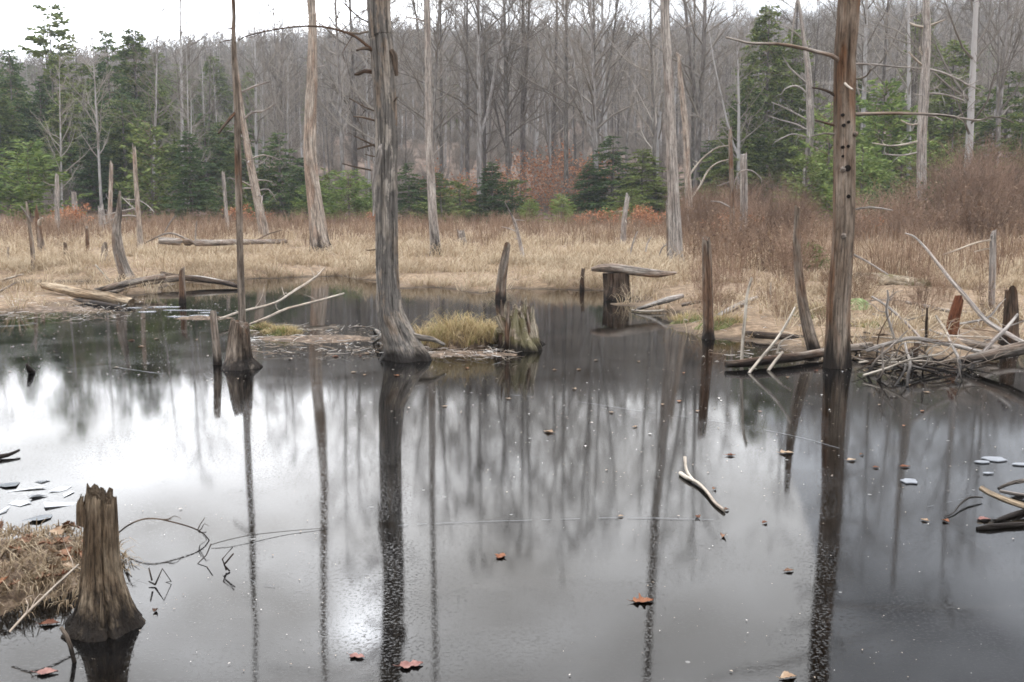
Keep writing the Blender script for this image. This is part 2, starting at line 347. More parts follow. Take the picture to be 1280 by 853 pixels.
rs = np.concatenate([np.linspace(.3, 9, 30, endpoint=False), np.linspace(9, 34, 150, endpoint=False), np.linspace(34, 75, 70, endpoint=False), np.geomspace(75, 900, 60)])
az = np.radians(np.concatenate([np.linspace(-180, -45, 30, endpoint=False), np.linspace(-45, 45, 380, endpoint=False), np.linspace(45, 180, 30, endpoint=False)]))
RR, AA = np.meshgrid(rs, az, indexing='ij'); X = RR*np.sin(AA); Y = RR*np.cos(AA); Z = ground(X, Y)
mb = MB(); nA = len(az); idx = np.arange(X.size).reshape(X.shape); nx = np.roll(idx, -1, 1)
V = np.stack([X, Y, Z], -1).reshape(-1, 3)
mb.add(V, np.stack([idx[:-1], idx[1:], nx[1:], nx[:-1]], -1).reshape(-1, 4))
c0 = len(V); mb.add(np.vstack([V[:nA], [[0, 0, gz(0, 0)]]]), np.stack([np.arange(nA), np.roll(np.arange(nA), -1), np.full(nA, nA)], -1))
m, t, o = mat('marsh_ground')
geo = nd(t, 'ShaderNodeNewGeometry'); p = geo.outputs['Position']
a = ramp(t, noise(t, p, 9, 6, .65), [(.34, (.035, .024, .016)), (.47, (.15, .1, .065)), (.58, (.28, .19, .12)), (.7, (.45, .35, .25))])
b = ramp(t, noise(t, p, 1.2, 5, .6), [(.3, (.2, .13, .075)), (.6, (.36, .26, .16))])
sx = nd(t, 'ShaderNodeSeparateXYZ'); t.links.new(p, sx.inputs[0])
c = mixc(t, .4, a, b)
fr = nd(t, 'ShaderNodeMapRange'); t.links.new(sx.outputs[1], fr.inputs[0]); fr.inputs[1].default_value = 52; fr.inputs[2].default_value = 64
c = mixc(t, fr.outputs[0], c, ramp(t, noise(t, p, .8, 6, .7), [(.3, (.07, .045, .032)), (.5, (.16, .11, .08)), (.7, (.27, .19, .14))]))
wl = nd(t, 'ShaderNodeMapRange'); t.links.new(sx.outputs[2], wl.inputs[0]); wl.inputs[1].default_value = .0; wl.inputs[2].default_value = .05; wl.inputs[3].default_value = .75; wl.inputs[4].default_value = 0
c = mixc(t, wl.outputs[0], c, (.03, .022, .015))
bsdf(t, o, c, .9, noise(t, p, 25, 5, .7), .8, .04)
prop(link('ground', mb.mesh('ground', m)), kind='structure')

# ------------------------------------------------------------------ the pond: dark water under a skin of new ice
mb = MB(); mb.add([(-60, -6, 0), (60, -6, 0), (60, 33, 0), (-60, 33, 0)], [(0, 1, 2, 3)])
m, t, o = mat('thin_ice_on_dark_water')
geo = nd(t, 'ShaderNodeNewGeometry'); p = geo.outputs['Position']
milky = noise(t, p, .55, 5, .6, (1, 1.6, 1), .6)
wisp = noise(t, p, 1.1, 6, .65, (1.0, 3.2, 1), 1.5)
c = mixc(t, ramp(t, milky, [(.42, 0.0), (.68, .8)]), (.002, .0015, .001), (.006, .0056, .0056))
c = mixc(t, mth(t, 'MULTIPLY', ramp(t, wisp, [(.55, 0.0), (.72, 1.0)]), .35), c, (.035, .031, .026))
vo = nd(t, 'ShaderNodeTexVoronoi', feature='F1'); vo.inputs['Scale'].default_value = 7.5; t.links.new(p, vo.inputs['Vector'])
vsz = nd(t, 'ShaderNodeSeparateColor'); t.links.new(vo.outputs['Color'], vsz.inputs[0])
rad = mth(t, 'MULTIPLY', mth(t, 'POWER', vsz.outputs[0], 9.0), .1)
dot = mth(t, 'LESS_THAN', vo.outputs['Distance'], rad)
c = mixc(t, mth(t, 'MULTIPLY', dot, .4), c, (.4, .38, .35))
rgh = ramp(t, noise(t, p, 1.6, 4, .6), [(.4, .0), (.7, .004)])
rgh = mth(t, 'ADD', rgh, mth(t, 'MULTIPLY', dot, .5))
g1 = noise(t, p, 38, 4, .75); g2 = noise(t, p, 7, 3, .6, (1, 1.6, 1))
sy = nd(t, 'ShaderNodeSeparateXYZ'); t.links.new(p, sy.inputs[0]); gr_y = nd(t, 'ShaderNodeMapRange'); t.links.new(sy.outputs[1], gr_y.inputs[0])
gr_y.inputs[1].default_value = 3.5; gr_y.inputs[2].default_value = 14; gr_y.inputs[3].default_value = .0005; gr_y.inputs[4].default_value = .00025   # coarser ice grain toward the near bank
fleck = mth(t, 'MULTIPLY', ramp(t, noise(t, p, 62, 3, .65), [(.55, 0.0), (.75, 1.0)]), ramp(t, noise(t, p, .9, 4, .65, None, .5), [(.4, .08), (.62, 1.0)]))
hgt = mth(t, 'ADD', mth(t, 'MULTIPLY', fleck, gr_y.outputs[0]), mth(t, 'ADD', mth(t, 'MULTIPLY', g2, .00004), mth(t, 'MULTIPLY', g1, .00009)))
c = mixc(t, mth(t, 'MULTIPLY', ramp(t, noise(t, p, 55, 4, .8), [(.6, 0.0), (.72, 1.0)]), .5), c, (.05, .048, .046))
b = bsdf(t, o, c, rgh, hgt, 1.0, 1.0, .5); b.inputs['IOR'].default_value = 1.33
prop(link('pond_water', mb.mesh('pond_water', m)), kind='structure')

# ------------------------------------------------------------------ damp air
mb = MB(); v = [(x, y, z) for x in (-450, 450) for y in (-25, 480) for z in (-7, 95)]
mb.add(v, [(0, 1, 3, 2), (4, 6, 7, 5), (0, 4, 5, 1), (2, 3, 7, 6), (0, 2, 6, 4), (1, 5, 7, 3)])
m, t, o = mat('damp_air'); pv = nd(t, 'ShaderNodeVolumePrincipled'); pv.inputs['Color'].default_value = (.93, .95, .98, 1); pv.inputs['Density'].default_value = .0006; pv.inputs['Anisotropy'].default_value = .2
t.links.new(pv.outputs[0], o.inputs['Volume']); prop(link('haze', mb.mesh('haze', m, smooth=False)), kind='stuff')

# ------------------------------------------------------------------ woods: bare trees
def rand_dir(r, base, spread):
    v = np.array(base)+r.normal(0, spread, 3); return v/np.linalg.norm(v)
def bare_tree(seed, h, r0, first=.3, nb=26, blen=.28, up=.9, wob=.02, fork=None, nsub=6, ntw=4, rt=.011, tr_n=7):
    """trunk and crown builders of a leafless tree standing at the origin"""
    r = np.random.default_rng(seed); tk, cw = MB(), MB()
    n = 14; zs = np.linspace(0, h, n); walk = np.cumsum(r.normal(0, wob*h/8, (n, 2)), 0)*np.linspace(0, 1, n)[:, None]
    ax = np.column_stack([walk, zs]); ax[0, 2] = -.4
    rad = r0*(1-.93*(zs/h))**.9; rad[0] *= 1.35
    stems = [(ax, rad)]
    if fork:
        for q in range(fork):
            i = r.integers(2, 6); a = r.uniform(0, 6.28); k = n-i; tt = np.linspace(0, 1, k)
            off = np.column_stack([np.cos(a)*tt**.7*h*.13, np.sin(a)*tt**.7*h*.13, 0*tt])
            stems.append((ax[i:]+off, rad[i:]*.75))
    for P_, R_ in stems: tube(tk, P_, R_, tr_n, cap=(False, True))
    for si, (P_, R_) in enumerate(stems):
        L_ = len(P_)
        for b in range(nb if si == 0 else nb//2):
            u = first+(1-first)*((b+r.random())/(nb if si == 0 else nb//2)) if si == 0 else r.uniform(.1, 1)
            f = u*(L_-1); i = min(int(f), L_-2); p0 = P_[i]+(P_[i+1]-P_[i])*(f-i); rr = R_[i]
            a = r.uniform(0, 6.28); ln = h*blen*(1.15-u*.85)*r.uniform(.6, 1.2)
            d = np.array([math.cos(a), math.sin(a), up*r.uniform(.4, 1.3)]); d /= np.linalg.norm(d)
            pts = [p0]
            for k in range(4): d = nrm(d+r.normal(0, .13, 3)+np.array([0, 0, .09])); pts.append(pts[-1]+d*ln/4)
            pts = np.array(pts); br = min(rr*.5, .018+ln*.012)
            tube(cw, pts, np.linspace(br, rt, 5), 4, cap=(False, False))
            for s_ in range(nsub):
                g = r.uniform(.2, 1); j = min(int(g*4), 3); q0 = pts[j]+(pts[j+1]-pts[j])*(g*4-j)
                e = nrm((pts[j+1]-pts[j])/ln*4+r.normal(0, .55, 3)+np.array([0, 0, .25])); l2 = ln*r.uniform(.25, .5)
                q = np.array([q0, q0+e*l2*.5, q0+nrm(e+r.normal(0, .2, 3))*l2]); tube(cw, q, [rt*1.3, rt, rt*.7], 3, cap=(False, False))
                for k in range(ntw):
                    e2 = nrm(e+r.normal(0, .5, 3)); w0 = q0+e*l2*r.uniform(.2, .9); tube(cw, np.array([w0, w0+e2*l2*r.uniform(.3, .7)]), [rt*.8, rt*.5], 3, cap=(False, False))
    return tk, cw

GROUP_W = 'bare trees in the woods behind the marsh'
rng = np.random.default_rng(11)
variants = []
for k in range(7):
    tk, cw = bare_tree(100+k, 18, .13+.012*k, first=.22+.03*(k % 3), nb=24, wob=.014, fork=(1 if k in (2, 5) else None), nsub=6, ntw=4, rt=.0125, up=1.1)
    variants.append((tk.mesh('trunk', M['birch'] if k == 3 else M['trunk']), cw.mesh('crown', M['twig'])))
def put_tree(var, x, y, s, rz, label, group=GROUP_W, tilt=(0, 0), sxy=1.0, name='bare_tree'):
    t_ = thing(name, label, 'bare tree', (x, y, gz(x, y)), group)
    t_.rotation_euler = (tilt[0], tilt[1], rz); t_.scale = (s*sxy, s*sxy, s)
    for nm, me in zip(('trunk', 'crown'), var): link(nm, me, (0, 0, 0), t_)
    return t_
# trees one can pick out in the photograph: (px at base, depth, height, radius scale, variant, label)
PICK = [
 (431, 68, 22, .95, 0, 'slender grey bare tree just left of the thick near snag', (0, -.02)),
 (446, 74, 21, .8, 4, 'thinner bare tree close behind the thick near snag', (0, .0)),
 (600, 70, 23, 1.5, 2, 'dark forked bare tree rising above the gap of far woods', (0, .01)),
 (576, 82, 22, 1.1, 1, 'bare tree right of the tall pale snag, top out of frame', (0, .03)),
 (654, 80, 24, 1.2, 5, 'forked bare tree above the rusty beech leaves', (0, -.01)),
 (758, 78, 23, 1.0, 3, 'pale barked straight tree behind the beech saplings', (0, -.03)),
 (748, 66, 20, 1.25, 2, 'dark crooked bare tree behind the dark evergreen clump', (0, -.05)),
 (690, 88, 22, 1.0, 6, 'bare tree between the forked tree and the pale barked tree', (0, .02)),
 (868, 68, 22, 1.2, 5, 'dark forked bare tree behind the pair of silver snags', (0, .02)),
 (818, 72, 21, .8, 0, 'thin bare tree left of the pair of silver snags', (0, -.05)),
 (1076, 64, 22, 1.0, 3, 'pale barked tree behind the brown woodpecker snag', (0, .03)),
 (1096, 70, 22, .9, 1, 'bare tree right of the brown woodpecker snag', (0, .0)),
 (1206, 56, 21, 1.25, 6, 'thick dark lichen spotted tree at the right edge of the woods', (0, .01)),
 (1136, 60, 19, .8, 4, 'leaning bare tree behind the branchy white snag', (0, .09)),
 (1240, 64, 20, .8, 2, 'forked bare tree near the right end of the woods', (0, .06)),
 (985, 80, 22, 1.0, 0, 'bare tree behind the tall dark hemlock', (0, .0)),
 (231, 70, 17, 1.0, 3, 'pale grey bare tree behind the dark pointed spruce', (0, -.03)),
 (190, 66, 13.5, .7, 4, 'thin bare tree in front of the left evergreens', (0, -.09)),
 (128, 64, 13.5, .7, 1, 'thin bare tree among the left evergreens', (0, -.03)),
 (78, 58, 9.5, .7, 3, 'small pale bare tree before the tall white pine', (0, -.03)),
 (322, 74, 15, .8, 6, 'bare tree behind the leaning snag on the left', (0, .02)),
 (350, 84, 17, .9, 5, 'forked bare tree left of the big pale snag', (0, .0)),
]
tall_r = np.random.default_rng(17); dark_var = [(v[0].copy(), v[1]) for v in variants[:3]]
for v in dark_var: v[0].materials[0] = M['darkbark']
taken = []
for i in range(8):
    px = 440+440*(i+tall_r.random())/8; Yd = tall_r.uniform(63, 84); x = at(px, 280, Yd)[0]; taken.append((x, Yd))
    put_tree(dark_var[i % 3], x, Yd, tall_r.uniform(17, 24)/18, tall_r.uniform(0, 6.28), 'dark straight bare trunk among the tall trees behind the middle of the marsh', 'tall dark bare trees behind the middle of the marsh', (tall_r.normal(0, .02), tall_r.normal(0, .04)), tall_r.uniform(.8, 1.15))
for px, Yd, h, rsx, v, lab, tilt in PICK:
    x = at(px, 280, Yd)[0]; put_tree(variants[v], x, Yd, h/18, rng.uniform(0, 6.28), lab, None, tilt, 1.0+.25*(rsx-1)); taken.append((x, Yd))
k = 0
while k < 170:
    Yd = 62+72*rng.random()**.85; px = rng.uniform(-160, 1440); x = at(px, 280, Yd)[0]
    if px < 300 and rng.random() < .45: continue
    if any(abs(a-x)+.5*abs(b-Yd) < 1.3 for a, b in taken): continue
    taken.append((x, Yd)); k += 1
    hh = (rng.uniform(14, 22) if Yd < 84 and rng.random() < .24 else rng.uniform(9, 14)) if px > 410 else rng.uniform(8, 12.5)
    put_tree(variants[rng.integers(0, 7)], x, Yd, hh/18, rng.uniform(0, 6.28), 'slender leafless grey tree among many in the woods behind the marsh', GROUP_W, (rng.normal(0, .02), rng.normal(0, .03)), rng.uniform(.8, 1.15))

# the wooded hill: one far mass
far = []
for k in range(5):
    tk, cw = bare_tree(300+k, 14, .13, first=.25, nb=16, blen=.24, wob=.012, nsub=5, ntw=3, rt=.022, tr_n=5, up=1.2)
    mb = MB(); mb.n = 0
    for src, mi in ((tk, 0), (cw, 1)):
        for v_, l_, t_, w_, c_ in zip(src.v, src.l, src.t, src.w, src.c):
            pass
        V_ = np.concatenate(src.v); Lc = np.concatenate(src.l); Tc = np.concatenate(src.t)
        mb.v.append(V_); mb.l.append(Lc+mb.n); mb.t.append(Tc); mb.m.append(np.full(len(Tc), mi)); mb.w.append(V_); mb.c.append(np.zeros(len(V_))); mb.n += len(V_)
    far.append(bpy.data.objects.new('far_tree', mb.mesh('far_tree', [M['trunk'], M['twig']])))
def conifer_mb(*a, **k): return None

# ------------------------------------------------------------------ evergreens
def conifer(seed, h, rb, step=.32, per=6, droop=.25, rise=.1, start=.05, shape=.8, leaf=(.22, .05), gap=.0, tw=.13, r0=None, dens=3):
    r = np.random.default_rng(seed); tk, cw = MB(), MB()
    zs = np.linspace(-.3, h, 8); tube(tk, np.column_stack([np.cumsum(r.normal(0, .02, 8)), np.cumsum(r.normal(0, .02, 8)), zs]), np.linspace(r0 or .012*h+.03, .012, 8), 7, cap=(False, True))
    B, D, SZ = [], [], []
    z = h*start
    while z < h*.985:
        u = z/h; L0 = rb*((1-u)**shape)*(1-.35*max(0, .18-u)/.18)+.12
        for b in range(per):
            if r.random() < gap: continue
            a = r.uniform(0, 6.28); ln = L0*r.uniform(.6, 1.15); d = np.array([math.cos(a), math.sin(a), 0]); zz = z+r.uniform(-step, step)
            n = max(3, int(ln/tw)); t_ = np.linspace(.12, 1, n)
            rz_ = rise+r.normal(0, .13)
            P_ = d*(t_*ln)[:, None]+np.array([0, 0, zz])+np.array([0, 0, 1.])*(rz_*ln*t_-droop*ln*t_**2)[:, None]
            tube(cw, np.vstack([[0, 0, zz], P_[[n//2, -1]]]), [.018, .012, .005], 3, cap=(False, False), mi=1)
            side = np.array([-d[1], d[0], 0])
            for sgn in (-1, 1):
                tl = (.38*ln*(1-t_)+leaf[0]*.8)*r.uniform(.6, 1.2, n)
                dd = nrm(d*.75+side*sgn*.8+r.normal(0, .22, (n, 3))+np.array([0, 0, -droop*.5]))
                for q in range(dens):
                    f = r.uniform(0, 1, n); B.append(P_+dd*(tl*f)[:, None]); D.append(nrm(dd+r.normal(0, .35, (n, 3)))); SZ.append(leaf[0]*r.uniform(.6, 1.3, n))
            B.append(P_[-1:]); D.append(d[None]); SZ.append(np.array([leaf[0]]))
        z += step*r.uniform(.7, 1.3)
    B = np.vstack(B); D = np.vstack(D); S = np.concatenate(SZ)[:, None]; n = len(B)
    R_ = r.normal(0, 1, (n, 3)); R_[:, 2] *= .6; Sd = nrm(np.cross(D, R_))*leaf[1]*(S/leaf[0])
    v = np.stack([B-D*S*.15, B+D*S*.4+Sd, B+D*S, B+D*S*.4-Sd], 1).reshape(-1, 3)
    cw.add(v, np.arange(4*n).reshape(n, 4), 0, None, np.repeat(r.random(n), 4))
    return tk, cw
KINDS = {}
def kind(key, seed, h, rb, m, **k):
    tk, cw = conifer(seed, h, rb, **k); KINDS[key] = (tk.mesh('trunk', M['darkbark']), cw.mesh('crown', [m, M['twigbrown']]), h, rb)
LF = dict(leaf=(.17, .034), dens=4)
kind('spruce', 1, 8, 1.9, M['spruce'], per=7, step=.26, tw=.11, **LF, droop=.15, rise=.12, shape=.85)
kind('spruce2', 2, 8, 2.2, M['spruce'], per=6, step=.26, tw=.11, **LF, droop=.3, rise=.1, shape=.7, gap=.15)
kind('hemlock', 3, 12, 2.8, M['hemlock'], per=6, droop=.3, rise=.12, shape=.6, gap=.1, step=.34, leaf=(.22, .045), start=.06, dens=4)
kind('hemlock2', 4, 12, 2.6, M['hemlock'], per=5, droop=.35, rise=.15, shape=.5, gap=.2, step=.38, leaf=(.22, .045), start=.12, dens=4)
kind('pine', 5, 5, 2.0, M['pine'], per=6, droop=-.1, rise=.45, shape=.65, gap=.1, step=.4, leaf=(.22, .04), tw=.12)
kind('pine2', 6, 5, 1.7, M['hemlock'], per=6, droop=.0, rise=.4, shape=.6, gap=.1, step=.36, leaf=(.2, .045))
kind('tallpine', 7, 15, 2.6, M['hemlock'], per=6, droop=-.05, rise=.2, shape=.45, gap=.25, step=.6, leaf=(.32, .07), start=.62, r0=.16)
def put_conifer(key, px, Yd, top, wpx, label, group, name='evergreen_tree'):
    x = at(px, 280, Yd)[0]; z = gz(x, Yd); h = at(px, top, Yd)[2]-z; tk, cw, h0, rb = KINDS[key]
    t_ = thing(name, label, 'evergreen', (x, Yd, z), group); sxy = wpx*.64*psize(Yd)/rb
    t_.scale = (sxy, sxy, h/h0); t_.rotation_euler = (0, 0, (px*7.3) % 6.28)
    link('trunk', tk, (0, 0, 0), t_); link('crown', cw, (0, 0, 0), t_); taken.append((x, Yd))
GL, GM_, GR_ = 'evergreens at the left edge of the woods', 'low evergreens along the middle of the woods edge', 'evergreens on the right of the woods'
DL = 'dark dense evergreen in the stand at left, behind the marsh'
for a in [
 ('tallpine', 76, 80, 8, 74, 'tallest pine at left, its ragged top clear against the sky', None),
 ('pine', 40, 57, 180, 100, 'bright green bushy young pine at the left edge of the marsh', None),
 ('spruce', 240, 60, 166, 66, 'dark pointed young spruce at the left woods edge', None),
 ('spruce2', 145, 76, 40, 80, 'narrow spruce with its spire top above the left ridge', None),
 ('hemlock', 178, 80, 36, 92, 'tall hemlock with a blunt top above the left ridge', None),
 ('hemlock2', 112, 82, 74, 74, DL, GL), ('spruce2', 25, 74, 62, 76, DL, GL), ('hemlock', 8, 70, 118, 84, DL, GL), ('hemlock', 92, 70, 116, 84, DL, GL), ('hemlock', -30, 74, 70, 90, DL, GL),
 ('spruce2', 60, 76, 104, 78, DL, GL), ('hemlock', 205, 76, 112, 84, DL, GL), ('spruce', 120, 68, 150, 66, DL, GL), ('hemlock2', 160, 70, 120, 84, DL, GL), ('spruce2', -10, 66, 180, 70, DL, GL),
 ('pine2', 192, 62, 152, 72, 'soft mid green young pine left of the pointed spruce', None),
 ('pine2', 278, 66, 232, 46, 'small light evergreen right of the pointed spruce', None),
 ('hemlock2', 300, 72, 182, 56, 'loose dark evergreen behind the leaning snag', None),
 ('spruce2', 352, 64, 166, 86, 'broad dark spruce left of the big pale snag', None),
 ('spruce', 378, 68, 198, 56, 'small dark spruce against the big pale snag', None),
 ('pine', 436, 61, 214, 66, 'light green young pine left of the thick near snag', None),
 ('pine2', 412, 64, 212, 48, 'small green pine right of the big pale snag', None), ('pine2', 464, 66, 228, 44, 'low green pine behind the thick near snag', None),
 ('spruce2', 512, 63, 204, 60, 'dark low spruce right of the thick near snag', None), ('hemlock2', 543, 64, 214, 62, 'low dark hemlock behind the tall pale snag', None),
 ('pine2', 575, 63, 226, 56, 'low green pine right of the tall pale snag', None), ('spruce', 615, 62, 204, 58, 'small upright green spruce at the middle of the woods edge', None),
 ('pine2', 600, 62, 244, 48, 'low bushy young pine at the foot of the small upright spruce', None), ('pine', 662, 59, 250, 30, 'tiny bright pine seedling in the dry weeds at the middle', None),
 ('pine', 702, 60, 244, 36, 'tiny green pine seedling left of the dark evergreen clump', None),
 ('spruce2', 765, 64, 170, 88, 'largest dark spruce of the clump left of the silver snags', None), ('spruce', 736, 65, 204, 62, 'smaller dark spruce at the left of the dark clump', None),
 ('hemlock', 802, 63, 186, 76, 'dark hemlock of the clump beside the silver snags', None), ('hemlock2', 828, 64, 226, 52, 'low hemlock right behind the taller silver snag', None),
 ('pine2', 785, 59, 236, 50, 'green young pine behind the small white snag', None),
 ('hemlock', 952, 72, 6, 96, 'tall dark hemlock, darkest crown on the right of the woods', None), ('hemlock', 985, 74, 36, 86, 'tall hemlock right behind the darkest hemlock', None),
 ('spruce2', 884, 74, 176, 82, 'dark spruce behind the grey pole snag', None), ('hemlock2', 910, 72, 204, 70, 'low hemlock behind the thin snag and the grey pole', None), ('hemlock', 930, 68, 100, 76, 'dark hemlock in front of the tall dark one', None),
 ('pine', 1032, 60, 128, 92, 'yellow green pine left behind the woodpecker snag', None), ('pine', 1098, 61, 108, 112, 'broad yellow green pine right behind the woodpecker snag', None),
 ('pine', 1074, 55, 186, 84, 'low bright pine right behind the woodpecker snag', None), ('pine2', 1124, 62, 146, 80, 'green pine left of the branchy white snag', None), ('pine2', 1006, 58, 196, 66, 'green pine behind the slim white snag', None),
 ('hemlock', 1182, 74, 50, 96, 'dim hemlock high behind the branchy white snag', None), ('hemlock2', 1250, 70, 84, 90, 'thin hemlock at the right end of the woods', None),
 ('hemlock2', 1270, 60, 116, 70, 'dark hemlock cut by the right edge of the photo', None), ('hemlock', 1142, 80, 16, 80, 'dim tall hemlock behind the leaning bare tree', None),
 ('pine', 1150, 56, 176, 96, 'yellow green pine just right of the branchy white snag foot', None), ('hemlock', 1060, 66, 96, 100, 'green hemlock high behind the woodpecker snag', None),
 ('hemlock', 912, 66, 150, 80, 'green hemlock left of the slim white snag', None), ('pine2', 1186, 60, 150, 84, 'green young pine in the brush at the right', None),
 ('pine2', 552, 60, 236, 60, 'bushy green pine between the tall pale snag and the thick snag', None), ('pine2', 640, 63, 224, 50, 'soft green pine right of the small upright spruce', None), ('pine', 396, 62, 226, 54, 'light green pine hiding the foot of the big pale snag', None), ('pine2', 330, 64, 214, 58, 'soft green pine left of the broad dark spruce', None),
]: put_conifer(*a)
for i in range(22):
    put_conifer(('hemlock', 'spruce2', 'hemlock2', 'spruce')[i % 4], rng.uniform(-40, 330), rng.uniform(70, 92), rng.uniform(95, 190), rng.uniform(60, 85), DL, GL)
for i in range(14):   # a few evergreens higher on the hill
    Yd = rng.uniform(100, 140); px = rng.uniform(-20, 340) if i < 11 else rng.uniform(900, 1250); hp = 105 if px < 340 else 60
    put_conifer(('hemlock', 'hemlock2', 'spruce2')[i % 3], px, Yd, rng.uniform(hp-40, hp+40), 55, 'dim evergreen up the slope behind the front trees', 'evergreens scattered up the slope')

def shrub(seed, h, rad, stems=40, sub=6, rt=.008, leaves=0, lsz=.07, curve=.3):
    r = np.random.default_rng(seed); st, fo = MB(), MB(); LB = []
    for i in range(stems):
        a = r.uniform(0, 6.28); q = rad*.35*math.sqrt(r.random()); p0 = np.array([math.cos(a)*q, math.sin(a)*q, -.1]); a2 = a+r.normal(0, .7)
        H = h*r.uniform(.5, 1.05); lean = rad*.7*r.random()
        t_ = np.linspace(0, 1, 5)[:, None]
        P_ = p0+np.array([math.cos(a2), math.sin(a2), 0])*lean*t_**1.5+np.array([0, 0, H])*(t_-curve*.3*t_**3)+np.cumsum(r.normal(0, .025*h, (5, 3)), 0)*t_
        tube(st, P_, np.linspace(rt*1.6, rt*.6, 5), 3, cap=(False, False))
        for k in range(sub):
            f = r.uniform(.25, 1)*3.99; j = int(f); b = P_[j]+(P_[j+1]-P_[j])*(f-j); d = nrm(P_[j+1]-P_[j]); d = nrm(d+r.normal(0, .5, 3)); l_ = h*r.uniform(.12, .32)
            e = b+d*l_; tube(st, np.array([b, b+d*l_*.5, e+r.normal(0, .04*h, 3)]), [rt*.8, rt*.6, rt*.4], 3, cap=(False, False))
            if leaves:
                for _ in range(leaves): LB.append(b+(e-b)*r.random()+r.normal(0, .05, 3))
    if leaves:
        B = np.array(LB); n = len(B); D = nrm(r.normal(0, 1, (n, 3))*np.array([1, 1, .5])); Sd = nrm(np.cross(D, r.normal(0, 1, (n, 3))))*lsz*.35; S = lsz*r.uniform(.6, 1.3, (n, 1))
        fo.add(np.stack([B, B+D*S*.5+Sd, B+D*S, B+D*S*.5-Sd], 1).reshape(-1, 3), np.arange(4*n).reshape(n, 4), 0, None, np.repeat(r.random(n), 4))
    return st, fo
shrub_first = shrub
# ------------------------------------------------------------------ far hillside as one mass
fr_ = np.random.default_rng(21); pts = []
while len(pts) < 7500:
    a = fr_.uniform(-42, 42); rr = math.sqrt(fr_.uniform(118**2, 350**2)); pts.append((rr*math.sin(math.radians(a)), rr*math.cos(math.radians(a))))
nbig = len(pts)
while len(pts) < nbig+6000:
    a = fr_.uniform(-42, 42); rr = math.sqrt(fr_.uniform(70**2, 300**2)); pts.append((rr*math.sin(math.radians(a)), rr*math.cos(math.radians(a))))
pts = np.array(pts); zz = ground(pts[:, 0], pts[:, 1])
con = bpy.data.objects.new('far_evergreen', KINDS['hemlock2'][1])
bmb = shrub_first(77, h=3.4, rad=2.2, stems=34, sub=7, rt=.016)[0]; brush_ob = bpy.data.objects.new('far_brush', bmb.mesh('far_brush', M['twig']))
me = bpy.data.meshes.new('hillside_forest'); me.vertices.add(len(pts)); me.vertices.foreach_set('co', np.column_stack([pts, zz-.2]).astype(np.float32).ravel())
kd = fr_.integers(0, 5, len(pts)); ang = np.degrees(np.arctan2(pts[:, 0], pts[:, 1])); rr = np.hypot(pts[:, 0], pts[:, 1])
evp = np.where((rr > 305) & (ang < 8), .3, np.where(ang < -14, .22, .02)); kd[fr_.random(len(pts)) < evp] = 5; kd[nbig:] = 6
for nm, ty, val in (('kd', 'INT', kd.astype(np.int32)), ('rz', 'FLOAT', fr_.uniform(0, 6.28, len(pts)).astype(np.float32)), ('sc', 'FLOAT', (fr_.uniform(.6, .95, len(pts))*np.where(kd == 5, .9, 1)).astype(np.float32))):
    at_ = me.attributes.new(nm, ty, 'POINT'); at_.data.foreach_set('value', val)
hf = prop(link('hillside_forest', me), kind='stuff')
hf['label'] = 'leafless grey forest covering the far hillside up to the ridge'
ng = bpy.data.node_groups.new('forest', 'GeometryNodeTree'); ng.interface.new_socket('Geometry', in_out='INPUT', socket_type='NodeSocketGeometry'); ng.interface.new_socket('Geometry', in_out='OUTPUT', socket_type='NodeSocketGeometry')
gi = ng.nodes.new('NodeGroupInput'); go = ng.nodes.new('NodeGroupOutput'); jn = ng.nodes.new('GeometryNodeJoinGeometry')
def named(nm, ty):
    n = ng.nodes.new('GeometryNodeInputNamedAttribute'); n.data_type = ty; n.inputs[0].default_value = nm
    return next(s for s in n.outputs if s.enabled and s.name == 'Attribute')
rzv = ng.nodes.new('ShaderNodeCombineXYZ'); ng.links.new(named('rz', 'FLOAT'), rzv.inputs[2])
for k, ob in enumerate(far+[con, brush_ob]):
    ip = ng.nodes.new('GeometryNodeInstanceOnPoints'); oi = ng.nodes.new('GeometryNodeObjectInfo'); oi.inputs['Object'].default_value = ob; oi.inputs['As Instance'].default_value = True
    cmp = ng.nodes.new('FunctionNodeCompare'); cmp.data_type = 'INT'; cmp.operation = 'EQUAL'
    ia = [s for s in cmp.inputs if s.enabled]; ng.links.new(named('kd', 'INT'), ia[0]); ia[1].default_value = k
    ng.links.new(gi.outputs[0], ip.inputs['Points']); ng.links.new(cmp.outputs[0], ip.inputs['Selection']); ng.links.new(oi.outputs['Geometry'], ip.inputs['Instance'])
    ng.links.new(rzv.outputs[0], ip.inputs['Rotation']); ng.links.new(named('sc', 'FLOAT'), ip.inputs['Scale']); ng.links.new(ip.outputs[0], jn.inputs[0])
ng.links.new(jn.outputs[0], go.inputs[0]); md = hf.modifiers.new('forest', 'NODES'); md.node_group = ng

